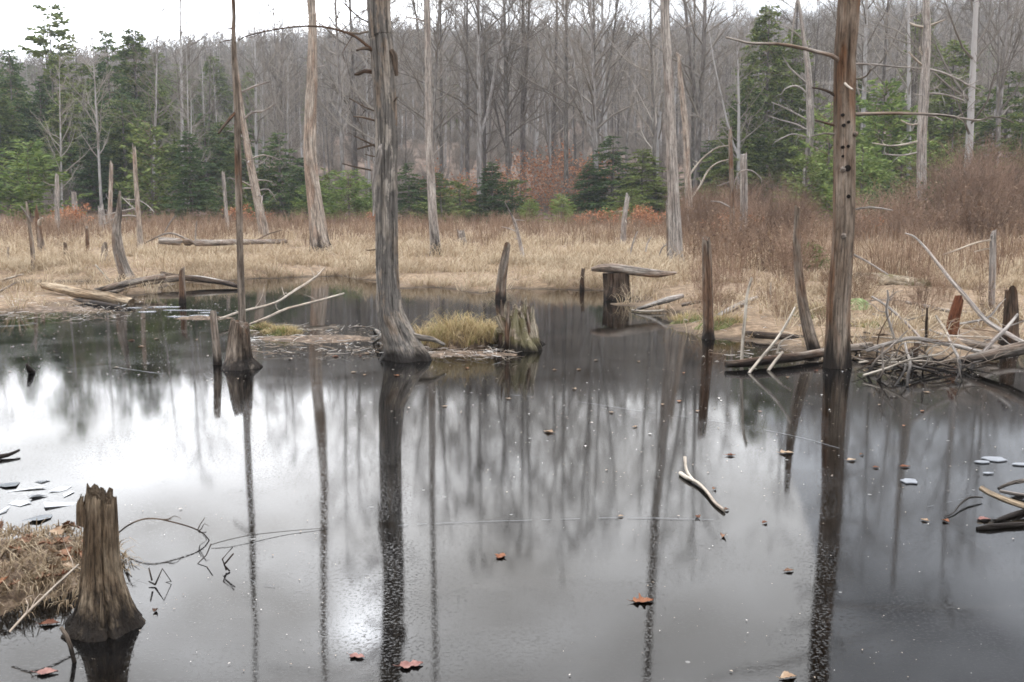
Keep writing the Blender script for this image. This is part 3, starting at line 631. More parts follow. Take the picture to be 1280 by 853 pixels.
# ------------------------------------------------------------------ shrubs and saplings
def shrub_set(key, seeds, mats, **k):
    KINDS[key] = []
    for s in seeds:
        st, fo = shrub(s, **k); KINDS[key].append((st.mesh('stems', mats[0]), fo.mesh('foliage', mats[1]) if k.get('leaves') else None))
shrub_set('rust', (1, 2, 3), (M['twigbrown'], M['rustgrass']), h=1.6, rad=.9, stems=26, sub=6, rt=.0055, leaves=1, lsz=.06)
shrub_set('brush', (4, 5), (M['twigbrown'], None), h=3.6, rad=2.0, stems=60, sub=9, rt=.01)
shrub_set('dark', (6,), (M['twigbrown'], M['spruce']), h=2.4, rad=2.0, stems=70, sub=9, rt=.01, leaves=5, lsz=.14)
shrub_set('beech', (7, 8), (M['twig'], M['beech']), h=4.2, rad=1.6, stems=5, sub=16, rt=.014, leaves=5, lsz=.16)
shrub_set('fern', (9, 10), (M['twigbrown'], M['beech']), h=1.2, rad=.9, stems=30, sub=5, rt=.006, leaves=3, lsz=.11)
def put_shrub(key, i, px, Yd, s, label, cat, group, name='shrub', sz=None):
    x = at(px, 290, Yd)[0]; t_ = thing(name, label, cat, (x, Yd, gz(x, Yd)), group); t_.scale = (s, s, sz or s); t_.rotation_euler = (0, 0, px*3.1 % 6.28)
    a, b = KINDS[key][i % len(KINDS[key])]; link('stems', a, (0, 0, 0), t_)
    if b: link('foliage', b, (0, 0, 0), t_)
sr = np.random.default_rng(31)
for i in range(30): put_shrub('rust', i, sr.uniform(870, 1290), sr.uniform(13.2, 19.5), sr.uniform(.22, .48), 'low brown twiggy sprout on the bank behind the driftwood', 'shrub', 'low twiggy sprouts on the right bank')
for i in range(16): put_shrub('brush', i, sr.uniform(850, 1010), sr.uniform(36, 50), sr.uniform(.4, .65), 'thin bare brown brush among the rusty shrubs', 'shrub', 'thin brush among the rusty shrubs')
for i in range(20): put_shrub('rust', i, sr.uniform(862, 1010), sr.uniform(20.5, 38), sr.uniform(.6, 1.05), 'rusty brown twiggy shrub on the bank left of the woodpecker snag', 'shrub', 'rusty shrubs on the right bank')
for i in range(34): put_shrub('rust', i, sr.uniform(1060, 1330), sr.uniform(32, 46), sr.uniform(.9, 1.5), 'brown leafy shrub behind the straw grass at right', 'shrub', 'brown shrubs behind the straw grass at right')
for i in range(16): put_shrub('brush', i, sr.uniform(1170, 1330), sr.uniform(44, 58), sr.uniform(.8, 1.25), 'tall bare brown brush at the right edge of the woods', 'shrub', 'tall bare brush at right')
for i in range(10): put_shrub('brush', i, sr.uniform(860, 1000), sr.uniform(50, 60), sr.uniform(.5, .85), 'bare grey brush at the woods edge behind the rusty shrubs', 'shrub', 'bare brush behind the rusty shrubs')
for px, Yd, s in ((1128, 47, 1.05), (1168, 49, 1.0), (1100, 50, .8)): put_shrub('dark', 0, px, Yd, s, 'dark grey green bushy shrub below the branchy white snag', 'shrub', 'dark bushes below the white snag')
for px, Yd, s in ((562, 68, 1.0), (578, 69, .8), (655, 68, .95), (684, 70, 1.1), (712, 68, 1.05), (735, 70, 1.0), (548, 66, .8), (560, 74, 1.1), (586, 72, .9), (625, 73, 1.0), (640, 70, .9), (650, 76, 1.2), (675, 78, 1.2), (690, 66, .8), (708, 78, 1.3), (730, 66, .8), (745, 74, 1.1), (695, 84, 1.4), (665, 84, 1.3), (720, 86, 1.4), (668, 66, .7), (700, 74, 1.2), (722, 75, 1.2)):
    put_shrub('beech', int(px), px, Yd, s, 'beech sapling holding dry orange leaves at the woods edge', 'sapling', 'orange leaved beech saplings', 'beech_sapling')
for px, Yd, s in ((1128, 86, 1.2), (1262, 60, .9), (1240, 64, 1.0)): put_shrub('beech', int(px), px, Yd, s, 'beech sapling with rusty leaves in the dim woods at right', 'sapling', 'rusty beech saplings at right', 'beech_sapling')
for px, Yd in ((82, 52), (96, 51), (75, 53), (300, 55), (330, 57), (1075, 38), (730, 53), (760, 52), (800, 51), (815, 50), (470, 56), (895, 40), (935, 44), (910, 46)):
    put_shrub('fern', int(px), px, Yd, sr.uniform(.8, 1.2), 'dry orange brown fern clump at the back of the marsh', 'fern', 'dry fern clumps at the back of the marsh', 'fern_clump')

# ------------------------------------------------------------------ grass
def blades(mb, C, H, Wd, spread, lean, r, n, wind=(0, 0), radius=.1):
    """C tuft centres (k,3), n blades each"""
    k = len(C); B = np.repeat(C, n, 0); m_ = len(B); a = r.uniform(0, 6.28, m_); q = radius*np.sqrt(r.random(m_))
    D = np.column_stack([np.cos(a), np.sin(a), 0*a]); B = B+D*q[:, None]; a2 = a+r.normal(0, .5, m_)
    D = np.column_stack([np.cos(a2)+wind[0], np.sin(a2)+wind[1], 0*a]); h = (np.repeat(np.broadcast_to(H, (k,)), n)*r.uniform(.5, 1.15, m_))[:, None]
    ln = (lean*r.uniform(.2, 1.3, m_))[:, None]; sd = np.column_stack([-np.sin(a2+r.normal(0, .6, m_)), np.cos(a2), 0*a]); wd = (Wd*r.uniform(.6, 1.3, m_))[:, None]
    up = np.array([0, 0, 1.])
    p1 = B+D*h*ln*.3+up*h*.5; p2 = B+D*h*ln*.85+up*h*(.92-.25*ln*.5); p3 = B+D*h*ln*1.45+up*h*np.maximum(1.08-.75*ln, .25)
    v = np.stack([B-sd*wd, B+sd*wd, p1-sd*wd*.8, p1+sd*wd*.8, p2-sd*wd*.5, p2+sd*wd*.5, p3], 1).reshape(-1, 3); i = np.arange(m_)[:, None]*7
    tn = np.repeat(np.clip(np.repeat(r.random(k), n)*.5+r.random(m_)*.5, 0, 1), 7)
    mb.add(v, np.vstack([i+[0, 1, 3, 2], i+[2, 3, 5, 4]]), 0, None, tn); b = mb.n-len(v)
    mb.t.append(np.full(m_, 3)); mb.l.append((b+i+[4, 5, 6]).ravel()); mb.m.append(np.zeros(m_, int))
gr = np.random.default_rng(41)
def scatter(n, y0, y1, f, pw=1.0):
    res = []
    while sum(map(len, res)) < n:
        y = y0+(y1-y0)*gr.random(6000)**pw; x = (gr.random(6000)*2-1)*(.62*y+1); k = f(x, y) > gr.random(6000); res.append(np.column_stack([x, y])[k])
    p_ = np.vstack(res)[:n]; return np.column_stack([p_, ground(p_[:, 0], p_[:, 1])])
def straw_mask(x, y):
    sd = sdist(x, y)+(fbm(x*.8+3, y*.8+11)-.47)*1.7; px = 640+FPX*x/y
    mud = (x < -5)*(y < 19.5)*(y > 13); wetl = (px < 200)*(y > 19.5)*(y < 23.5)
    rightbank = (px > 850)*(y < 24)
    d = smooth(-.08, .12, sd)*np.where(mud, .06, 1)*np.where(wetl, .25, 1)*np.where(rightbank, .8*(fbm(x*1.1, y*1.1) > .44), 1)
    rust = smooth(33, 46, y)*np.where(px > 850, 0, 1)+(px > 850)*(px < 1000)*(y > 23)*.85
    d = d*(1-.75*np.clip(rust, 0, 1))*smooth(58, 50, y)*(.12+1.2*(fbm(x*.55+9, y*.8) > .45))
    return np.where(ground(x, y) > -.01, d, 0)
mb = MB()
C = scatter(3600, 10.5, 27, straw_mask, .7); HM = lambda C: .3+1.5*np.clip(fbm(C[:, 0]*.7+5, C[:, 1]*1.1)-.12, 0, 1)
blades(mb, C, HM(C)*gr.uniform(.18, .42, len(C)), .006, .1, 1.15, gr, 14, (.25, -.35), .12)
C = scatter(5200, 24, 58, straw_mask, .9); blades(mb, C, HM(C)*gr.uniform(.2, .55, len(C)), .010, .1, 1.1, gr, 12, (.2, -.2), .2)
prop(link('straw_grass', mb.mesh('straw_grass', M['straw'])), 'pale dry straw grass covering the marsh beyond the pond', 'grass', None, 'stuff')
mb = MB()
def rust_mask(x, y):
    px = 640+FPX*x/y; return smooth(.2, .8, sdist(x, y))*np.where(px > 850, smooth(19, 24, y), smooth(31, 47, y))*smooth(68, 58, y)*(.3+.9*(fbm(x*.6+3, y*.6) > .45))
C = scatter(4200, 19, 66, rust_mask); blades(mb, C, gr.uniform(.45, 1.05, len(C)), .008, .1, .45, gr, 10, (0, 0), .25)
prop(link('rusty_weeds', mb.mesh('rusty_weeds', M['rustgrass'])), 'rusty brown dry weeds along the foot of the woods', 'weeds', None, 'stuff')

# ------------------------------------------------------------------ standing dead trees, posts, stumps
def land(px, py):
    d = ray(px, py); Ys = np.linspace(2.2, 60, 2400); P = np.array([0, 0, CAM_H])+d*(Ys/d[1])[:, None]
    z = np.maximum(ground(P[:, 0], P[:, 1]), 0); h = np.nonzero(P[:, 2] <= z)[0]; i = h[0] if len(h) else 2399
    P[i, 2] = z[i]; return P[i]
def path(nodes, Y0, dY=0.0):
    k = len(nodes); P = [at(a, b, Y0+dY*(i/(k-1) if k > 1 else 0)) for i, (a, b, w_) in enumerate(nodes)]
    R = [.5*w_*psize(p[1]) for p, (a, b, w_) in zip(P, nodes)]; return P, R
def twigs_on(mb, P, R, r, n, ln, rt, up=.1):
    for _ in range(n):
        f = r.uniform(.2, .98)*(len(P)-1); j = int(f); b = P[j]+(P[j+1]-P[j])*(f-j); d = nrm(nrm(P[j+1]-P[j])*.6+r.normal(0, .6, 3)+np.array([0, 0, up])); l_ = ln*r.uniform(.4, 1.2)
        q = [b, b+d*l_*.35+r.normal(0, .05*l_, 3), b+d*l_*.7+r.normal(0, .1*l_, 3), b+d*l_+r.normal(0, .16*l_, 3)]; tube(mb, *spline(q, [rt, rt*.8, rt*.6, rt*.35], l_/6), 4, cap=(False, True))
def snag(name, label, cat, nodes, m, ext=None, n=16, step=.12, amp=.09, cracks=4, flare=.25, fl=.25, jag=0.0, branches=(), roots=(), stubs=0, stub_len=.5, group=None, seed=None, depth=.22, Y=None, bend=0.0, sink=.2, stub_mat='silver', stub_up=.1, extra=()):
    seed = seed if seed is not None else int(nodes[0][0]*13+nodes[0][1])
    r = np.random.default_rng(seed)
    b = land(*nodes[0][:2]) if Y is None else at(nodes[0][0], nodes[0][1], Y)
    Y0 = b[1]; P, R = path(nodes, Y0, bend)
    if ext:
        z, dx, wpx = ext; P.append(P[-1]*.5+.5*np.array([P[-1][0]+dx, Y0, z])+r.normal(0, .04, 3)); R.append((R[-1]+.5*wpx*psize(Y0))/2)
        P.append(np.array([P[-2][0]+dx, Y0, z])); R.append(.5*wpx*psize(Y0))
    if jag: R[-1] = max(R[-1], .85*R[-2])
    d = nrm(P[1]-P[0]); P = [P[0]-d*sink]+P; R = [R[0]*1.05]+R
    Ps, Rs = spline(P, R, step)
    f0 = rough(seed, amp, cracks, depth, flare, fl, int(r.integers(3, 6)))
    mb = MB(); tube(mb, Ps, Rs, n, lambda th, s: f0(th, np.maximum(s-sink, 0)), (False, True), jag, 0, r)
    if not (branches or roots or stubs or extra): return solid(name, label, cat, mb, W[m], b, group)
    t_ = thing(name, label, cat, b, group); part('trunk', mb, W[m], t_)
    for br in branches:
        nodes_b, kw = br if isinstance(br, tuple) else (br, {})
        Pb, Rb = path(nodes_b, Y0, kw.get('dY', r.uniform(-.35, .15))); Pb, Rb = spline(Pb, Rb, .05 if Y0 < 16 else .15)
        Pb = Pb+np.cumsum(r.normal(0, .004 if Y0 < 16 else .012, Pb.shape), 0)*np.linspace(0, 1, len(Pb))[:, None]*.5
        bm = MB(); tube(bm, Pb, Rb, 7, rough(seed+3, .1, 0), (True, True))
        if kw.get('tw'): twigs_on(bm, Pb, Rb, r, kw['tw'], kw.get('tl', .3), max(.004, Rb.mean()*.4), kw.get('up', .1))
        part('branch', bm, W[kw.get('m', stub_mat)], t_)
    for rt_ in roots:
        Pb, Rb = path(rt_, Y0-.05); Pb[1] = Pb[1] if rt_[0][1] == 415 else Pb[1]*.6+.4*land(*rt_[1][:2]); Pb[2:] = list(Pb[2:]) if rt_[0][1] == 415 else [land(q[0], q[1])+np.array([0, 0, .5*rb_]) for q, rb_ in zip(rt_[2:], Rb[2:])]; Pb[-1][2] -= .03; Pb, Rb = spline(Pb, Rb, .03); bm = MB(); tube(bm, Pb, Rb, 10, rough(seed+5, .12, 2)); part('root', bm, W[m], t_)
    zb, zt = b[2]+.25*(Ps[-1][2]-b[2]), Ps[-1][2]
    for _ in range(stubs):
        i = r.integers(int(len(Ps)*.25), len(Ps)-1); a = r.uniform(0, 6.28); dd = nrm(np.array([math.cos(a), math.sin(a)*.8, stub_up+r.normal(0, .25)])); l_ = stub_len*r.uniform(.15, 1.2)**1.3
        q = [Ps[i], Ps[i]+dd*l_*.5, Ps[i]+nrm(dd+r.normal(0, .25, 3))*l_]; bm = MB(); rr_ = min(.3*Rs[i], .012+.012*l_); Q, S = spline(q, [rr_*1.3, rr_, rr_*.4], l_/6+.02)
        tube(bm, Q, S, 6); 
        if l_ > .9: twigs_on(bm, Q, S, r, 5, l_*.35, rr_*.35)
        part('branch', bm, W[stub_mat], t_)
    for fn in extra: fn(t_, b, Y0, r)
    return t_

def splinters(n, rx, ry, h0, h1, wd, m, seed, lean=.15, cx=0.0, cyo=0.0, z0=.0):
    def fn(t_, b, Y0, r_):
        r = np.random.default_rng(seed); mb = MB()
        for i in range(n):
            a = 6.283*(i+r.uniform(-.3, .3))/n; q = r.uniform(.8, 1.05); bx = np.array([b[0]+cx+rx*q*math.cos(a), b[1]+cyo+ry*q*math.sin(a), b[2]+z0]); h = r.uniform(h0, h1); k = r.uniform(.3, 1.4)*lean
            tp = bx+np.array([-math.cos(a)*k*rx*2, -math.sin(a)*k*ry*2, h]); md_ = (bx+tp)/2+r.normal(0, .05*h, 3); w_ = wd*r.uniform(.5, 1.3)
            P_, R_ = spline([bx-[0, 0, .06], md_, tp], [w_*1.2, w_, w_*.35], max(h/14, .012)); tube(mb, P_, R_, 12, rough(seed+i, .22, 3, .35), (True, True), w_*1.2, 0, r, .5)
        part('splinters', mb, W[m], t_)
    return fn
def thick_extra(t_, b, Y0, r):    # the loose strip of bark and the lichen stick against the trunk
    Pb, Rb = path([(489, 62, 5), (493, 70, 8), (494.5, 82, 6), (496, 95, 4)], Y0-.1); mb = MB(); tube(mb, *spline(Pb, Rb, .02), 8, rough(3, .2, 2), flat=.3); part('bark_strip', mb, W['dark'], t_)
    Pb, Rb = path([(476, 180, 3), (474, 192, 8), (470, 214, 7), (467, 232, 4.5), (467.5, 250, 4), (466.5, 270, 2.5)], Y0-.22); mb = MB(); tube(mb, *spline(Pb, Rb, .02), 9, rough(4, .15, 1)); twigs_on(mb, *spline(Pb, Rb, .05), r, 3, .2, .004, -.5); part('broken_limb', mb, W['silver'], t_)
snag('dead_tree', 'thick grey near snag curving out of the pond, bark peeling, left of the grassy hummock', 'dead tree',
     [(509, 449, 52), (501, 426, 42), (494, 407, 37), (488.5, 390, 33), (485.5, 356, 29), (484, 320, 28.5), (483.5, 270, 28), (483.5, 220, 26.5), (483, 150, 27), (480, 98, 27), (477, 50, 28), (474, 0, 28)], 'bark', (10.2, -.1, 20),
     n=48, step=.045, amp=.075, cracks=9, flare=.22, fl=.16, depth=.17, seed=77, stub_mat='dark',
     branches=[([(474, 70, 4.1), (464, 62, 4.1), (450, 50, 3.4), (438, 43, 3.1), (418, 37, 3.1), (395, 33.5, 2.7), (362, 35.5, 2.2), (330, 41, 1.8), (308, 47, 1.5), (299, 52, 1.0)], dict(dY=-.5, tw=5, tl=.25)),
               ([(468, 38, 2.7), (448, 42, 2.7), (437, 40, 2.7), (425, 38, 1.4)], dict(m='greybrown')), ([(466, 30, 2.7), (452, 24, 2.0), (440, 14, 2.0), (428, 2, 1.4)], {}),
               ([(468, 63, 4.8), (455, 60, 4.1), (446, 62, 2.7)], {}), ([(466, 90, 6.1), (456, 89, 4.8), (449, 92, 5.4), (444, 93, 2.7)], {}), ([(468, 139, 2.0), (456, 134, 1.8), (436, 124, 1.4)], dict(tw=2, tl=.15)),
               ([(468, 151, 2.7), (455, 147, 2.7), (441, 145, 1.6)], dict(tw=2, tl=.15)), ([(470, 184, 2.4), (458, 177, 2.2), (444, 170, 1.4)], dict(tw=3, tl=.12)), ([(468, 181, 2.7), (456, 184, 2.7), (446, 187, 2.0)], {}),
               ([(468, 196, 1.6), (456, 193, 1.4)], {}), ([(464, 213, 2.0), (448, 210, 2.0), (428, 205, 1.4)], {}), ([(470, 312, 1.4), (462, 313, 1.4), (455, 312.5, 1.0)], {}), ([(492, 128, 2.0), (497, 122, 1.4)], {})],
     roots=[[(489, 428, 12), (478, 420, 7), (468, 413, 4.5), (462, 410, 2)], [(486, 420, 8), (475, 423, 4), (466, 432, 3.5), (460, 441, 2.5)], [(505, 415, 12), (520, 421, 9), (540, 424, 7), (556, 428, 4)], [(511, 420, 14), (520, 432, 9), (530, 444, 6), (535, 447, 3)], [(490, 440, 14), (480, 447, 8), (474, 452, 4)]],
     extra=[thick_extra])
def holes(t_, b, Y0, r):
    for x, y, d in ((1049.5, 145, 4), (1056, 154, 4), (1050.5, 158, 4.5), (1049.5, 185, 4), (1055.6, 184, 4), (1049.5, 196, 3), (1055, 211, 8), (1056, 246, 5)):
        # capped dark plug just proud of the trunk, cavity shade painted on
        c = at(x, y, Y0); rad = .5*27.5*psize(Y0); off = c[0]-at(1055, y, Y0)[0]; c[1] = Y0-math.sqrt(max(rad**2-off**2, .0001))*1.02
        q = np.array([c+[0, .05, 0], c+[0, -.004, 0]]); mb = MB(); rr = .5*d*psize(Y0); tube(mb, q, [rr, rr], 10, None, (True, True)); part('dark_hole_plug', mb, M['hole_shade'], t_)
    for x, y, d in ((1051, 212, 9), (1051.5, 294, 9), (1066, 168, 7)):
        c = at(x, y, Y0); rad = .5*24*psize(Y0); c[1] = Y0-rad*.8; mb = MB(); rr = .5*d*psize(Y0)
        tube(mb, np.array([c+[.01, .06, .0], c+[0, 0, 0], c+[-.015, -.035, -.008], c+[-.02, -.05, -.01]]), [rr*1.2, rr, rr*.75, rr*.5], 9, rough(int(x), .12, 2)); part('knot', mb, W['grey'], t_)
snag('dead_tree', 'brown woodpecker snag with round holes and black wet foot, standing in the pond at right', 'dead tree',
     [(1045.5, 459, 34), (1046.5, 430, 30.5), (1047.5, 390, 29), (1049.5, 356, 28), (1052.5, 322, 27.5), (1055, 280, 27), (1055.5, 220, 26.5), (1055.5, 180, 26), (1055.5, 120, 25.5), (1057, 60, 26), (1061, 0, 26)], 'brownsnag', (8.6, .06, 20),
     n=40, step=.05, amp=.07, cracks=8, flare=.1, fl=.2, depth=.15, seed=88, stub_mat='silver',
     branches=[([(1056, 80, 6), (1048, 75, 6), (1040, 70, 5.5), (1020, 65, 5), (1006, 61, 4.6), (979, 56, 4.2), (955, 54.5, 3.8), (938, 54, 3.2), (920, 50, 2.6), (906, 46.6, 2)], dict(m='grey', tw=3, tl=.2, dY=-.4)),
               ([(1062, 143, 4.5), (1090, 142.5, 4.2), (1122, 142, 4), (1160, 143, 3.6), (1183, 144.5, 3.4), (1205, 148.5, 3), (1224, 150, 2.6), (1241, 145.5, 2.2), (1258, 148, 1.8), (1268, 153, 1.2)], dict(m='grey', tw=6, tl=.18, dY=-.5)),
               ([(1062, 80, 3), (1090, 80.5, 2.6), (1120, 83, 2.2), (1152, 86, 1.4)], dict(dY=.5, tw=3, tl=.25)), ([(1053, 131, 4.5), (1045, 121, 4), (1032, 113, 3), (1016, 109, 2)], dict(m='dark')),
               ([(1047, 158, 3), (1034, 155, 3), (1018, 151, 2)], dict(m='dark')), ([(1068, 262, 2.6), (1085, 259.5, 2.4), (1100, 260.5, 2), (1116, 263.5, 1.2)], {}), ([(1054, 100, 4), (1058, 107, 3.4), (1066, 113, 2.4)], dict(dY=-.3, m='white')),
               ([(1066, 318, 3), (1085, 328, 2.4), (1110, 344, 1.6)], {}), ([(1046, 168, 2.6), (1030, 167, 2.2), (1014, 171, 1.4)], dict(m='grey')), ([(1066, 100, 2.6), (1082, 96, 2.2), (1088, 86, 1.4)], dict(m='white'))], extra=[holes])
snag('dead_tree', 'very slim dark dead trunk rising from the small ragged stump left of the thick snag', 'dead tree',
     [(303, 412, 9), (302.5, 390, 9), (301, 340, 9), (299.5, 290, 8.6), (298, 220, 8.6), (296.5, 145, 7.6), (293.5, 85, 7), (292, 40, 5), (291.5, 0, 4.5)], 'greybrown', (7.6, -.05, 3), n=16, step=.05, amp=.09, flare=.0, seed=5, stubs=9, stub_len=.16, stub_mat='dark',
     branches=[([(295, 140, 4), (288, 148, 4), (281, 157, 3.4), (274, 167, 2.4)], dict(m='dark'))])
snag('dead_tree', 'big pale barkless snag on the far marsh, bending over its dark foot', 'dead tree',
     [(402, 314, 27), (400, 303, 23), (396, 270, 20), (391, 230, 17.5), (387.5, 190, 16), (388, 150, 15), (390, 100, 13.5), (390.5, 60, 11), (390.5, 20, 10.5), (389, 0, 10)], 'palefoot', (16.5, -.1, 5), n=24, step=.15, amp=.06, flare=.15, fl=.4, stubs=16, stub_len=.4, seed=15, stub_mat='silver')
snag('dead_tree', 'pale snag leaning left, close behind the very slim trunk', 'dead tree',
     [(331, 300, 14), (327, 275, 12), (321, 245, 10.5), (313, 205, 9), (306, 165, 7.5), (300.5, 125, 6), (297, 95, 4), (295, 75, 2.4)], 'pale', None, n=16, step=.15, flare=.15, jag=.3, stubs=18, stub_len=1.0, seed=16, stub_up=.25,
     branches=[([(304, 150, 3), (315, 141, 2.5), (330, 139, 2), (345, 130, 1.4)], dict(tw=5, tl=.6)), ([(303, 115, 3), (318, 108, 2.4), (338, 102, 1.4)], dict(tw=5, tl=.6))])
snag('dead_tree', 'tall straight pale snag with a dark foot, right of the thick near snag', 'dead tree',
     [(545, 320, 16), (544, 305, 12.5), (541.5, 275, 11), (538.5, 220, 10), (537, 190, 9.5), (536, 140, 9), (535.5, 98, 8.6), (534.5, 50, 8), (533.5, 0, 7)], 'silverfoot', (17.5, 0, 4), n=20, step=.15, amp=.05, flare=.15, fl=.3, stubs=14, stub_len=.35, seed=17,
     branches=[([(534, 28, 2.4), (522, 24, 2), (508, 22, 1.3)], {})])
snag('dead_tree', 'taller silver snag of the pair beside the low plank table', 'dead tree',
     [(847, 337, 22), (845, 320, 18), (844, 290, 17), (842, 245, 14.5), (840, 197, 13), (838, 150, 12.5), (836, 98, 11.5), (833, 50, 11), (831, 0, 11)], 'silver', (14.5, -.2, 6), n=22, step=.12, amp=.06, flare=.15, seed=18, stubs=8, stub_len=.3)
snag('post_snag', 'short broken silver trunk leaning on the taller silver snag', 'snag', [(838, 332, 9), (837, 300, 8), (836, 275, 7), (835, 254, 5)], 'grey', None, n=14, step=.08, jag=.25, flare=.1, Y=land(845, 335)[1]-.25)
snag('dead_tree', 'thinner silver snag of the pair, with curved white branches on its right', 'dead tree',
     [(864, 291, 11), (861.5, 260, 9.5), (859, 210, 8.5), (857, 163, 8), (853.5, 125, 7), (850, 95, 6), (848.5, 70, 4)], 'pale', (8.6, -.1, 2), n=16, step=.12, seed=19, stubs=6, stub_len=.4,
     branches=[([(860, 222, 2.6), (872, 205, 2.2), (885, 192, 2), (897, 184, 1.8), (912, 181, 1.3)], dict(m='white', tw=2, tl=.5)), ([(862, 250, 2.6), (875, 232, 2.4), (884, 214, 2.2), (895, 204, 1.8), (911, 198, 1.2)], dict(m='white', tw=4, tl=.5))])
snag('dead_tree', 'slim white snag with drooping bare branches, just left of the woodpecker snag', 'dead tree',
     [(1010, 276, 9), (1009, 250, 8.6), (1008, 221, 8.6), (1011.5, 185, 9.4), (1013, 153, 9.4), (1012, 118, 8.6), (1010, 85, 7), (1005, 50, 5.4), (1001, 20, 4), (997, 0, 3)], 'silver', (11, -.3, 1.5), n=16, step=.15, seed=20, stubs=14, stub_len=.9, stub_up=.05,
     branches=[([(1009, 105, 2.6), (998, 95, 2.2), (986, 82, 2), (979, 70, 1.2)], dict(tw=4, tl=.8)), ([(1011, 118, 2.4), (996, 108, 2), (982, 112, 1.6), (977, 120, 1)], dict(tw=4, tl=.8)), ([(1012, 152, 2.4), (998, 144, 2), (980, 134, 1.6), (964, 127, 1)], dict(tw=6, tl=.9)),
               ([(1010, 163, 2.6), (996, 156, 2.2), (975, 150, 1.6), (958, 145, 1)], dict(tw=5, tl=.9)), ([(1009, 172, 2.4), (990, 168, 1.8), (968, 178, 1.2)], dict(tw=5, tl=.8)), ([(1004, 50, 2), (990, 38, 1.6), (970, 28, 1)], dict(tw=5, tl=.8))])
snag('dead_tree', 'branchy grey white snag with a brown scar, above the dark bushes at right', 'dead tree',
     [(1152, 245, 12), (1152, 190, 11.5), (1153, 153, 12), (1155, 120, 11.5), (1156, 100, 11), (1158, 60, 10), (1158.5, 30, 9.4), (1157.5, 0, 8)], 'silver', (16.5, -.1, 4), n=18, step=.18, seed=21, stubs=22, stub_len=1.1, Y=46, stub_up=.0,
     branches=[([(1156, 84, 3), (1146, 76, 2.6), (1135, 65, 2)], dict(m='white')), ([(1159, 86, 3), (1175, 90, 2.6), (1195, 98, 2.2), (1210, 106, 1.8), (1226, 112, 1.2)], dict(tw=5, tl=.9)), ([(1158, 117, 2.6), (1180, 118, 2.2), (1206, 126, 1.4)], dict(tw=6, tl=.9)),
               ([(1151, 155, 2.6), (1138, 156, 2.2), (1127, 151, 1.4)], dict(m='white')), ([(1150, 176, 2.6), (1135, 180, 2.6), (1115, 183, 2), (1090, 180, 1.4)], dict(m='white', tw=3, tl=.6)), ([(1150, 190, 2.4), (1130, 194, 2), (1104, 193, 1.4)], dict(tw=3, tl=.6)),
               ([(1156, 34, 3), (1144, 32, 3), (1137, 29, 2)], dict(m='white')), ([(1159, 33, 3), (1170, 29, 2.6), (1182, 24, 1.6)], dict(m='white')), ([(1158, 145, 2.6), (1168, 146, 2.2), (1178, 152, 1.4)], {}), ([(1155, 70, 2.4), (1150, 64, 2.4), (1150, 58, 1.6)], dict(m='white'))])
snag('post_snag', 'bare grey pole snag with a flat top, among rusty shrubs', 'snag', [(930, 302, 10), (930, 270, 9.4), (930, 230, 9), (929.5, 203, 8.4), (930, 193, 5)], 'silver', None, n=16, step=.1, jag=.15, seed=22)
snag('dead_tree', 'thin brown snag left of the grey pole, with two arching twigs', 'dead tree', [(916, 305, 7), (915, 270, 6.4), (914.5, 230, 6), (913.5, 195, 5.6), (912.5, 165, 3.4)], 'greybrown', None, n=12, step=.1, jag=.3, seed=23, stubs=7, stub_len=.5,
     branches=[([(915, 235, 2.2), (925, 215, 1.8), (940, 214, 1.6), (952, 223, 1)], dict(m='silver', tw=3, tl=.4)), ([(914, 260, 2), (900, 253, 1.8), (888, 252, 1.2)], dict(m='silver'))])
snag('post_snag', 'grey weathered post standing in shallow water left of the long white stick', 'post', [(885.5, 424, 15), (885.5, 415, 13), (885, 380, 12.6), (884, 340, 12), (883.5, 310, 11), (883, 299, 8)], 'greybrown', None, n=24, step=.04, jag=.07, cracks=7, seed=24)
snag('post_snag', 'brown leaning dead trunk just left of the woodpecker snag', 'post', [(1017, 438, 15), (1010, 410, 14.5), (1003, 375, 12.6), (998, 335, 10.4), (996, 300, 9), (996.5, 280, 8), (996.8, 266, 4)], 'greybrown', None, n=24, step=.04, jag=.14, cracks=6, seed=25)
snag('post_snag', 'leaning dark post in the water beyond the ragged mossy stump', 'post', [(625.5, 375, 13), (626.5, 355, 12.4), (629, 335, 11), (632, 318, 8.6), (634, 308, 5.5)], 'greybrown', None, n=20, step=.05, jag=.12, seed=26, flare=.08)
snag('post_snag', 'narrow grey post leaning against the small ragged stump in the pond', 'post', [(272, 456, 11), (271, 440, 10.4), (269, 420, 9.4), (267, 400, 9), (266.5, 391, 6)], 'greybrown', None, n=20, step=.03, jag=.05, seed=27, flare=.08)
snag('post_snag', 'short grey brown post in the water before the driftwood logs at left', 'post', [(228.2, 379, 8.4), (228, 360, 7.6), (227.3, 346, 7), (227.5, 337, 4)], 'greybrown', None, n=16, step=.04, jag=.08, seed=28, flare=.08)
snag('dead_tree', 'grey twisted snag with a pointed top and black foot beside the driftwood logs', 'dead tree', [(160, 353, 22), (157, 342, 16), (152.5, 329, 14.5), (148, 312, 13.6), (146, 295, 12), (146, 281, 10), (148.5, 268, 8), (149, 255, 5), (150, 239, 2.4)], 'grey', None, n=24, step=.06, amp=.1, seed=29, cracks=6, flare=.2,
     roots=[[(154, 345, 8), (145, 352, 6), (138, 357, 3)]])
snag('post_snag', 'slender pole snag with fine side twigs, right of the twisted pointed snag', 'snag', [(176, 312, 8), (174.5, 290, 6.8), (172, 255, 6), (169.5, 220, 5.4), (168, 190, 4.4), (167.5, 184, 3)], 'pale', None, n=14, step=.12, jag=.2, seed=30, stubs=6, stub_len=1.0, branches=[([(171, 250, 2), (160, 250, 1.6), (155, 249, 1)], {}), ([(173, 250, 1.6), (183, 256, 1.4), (193, 266, .9)], {})])
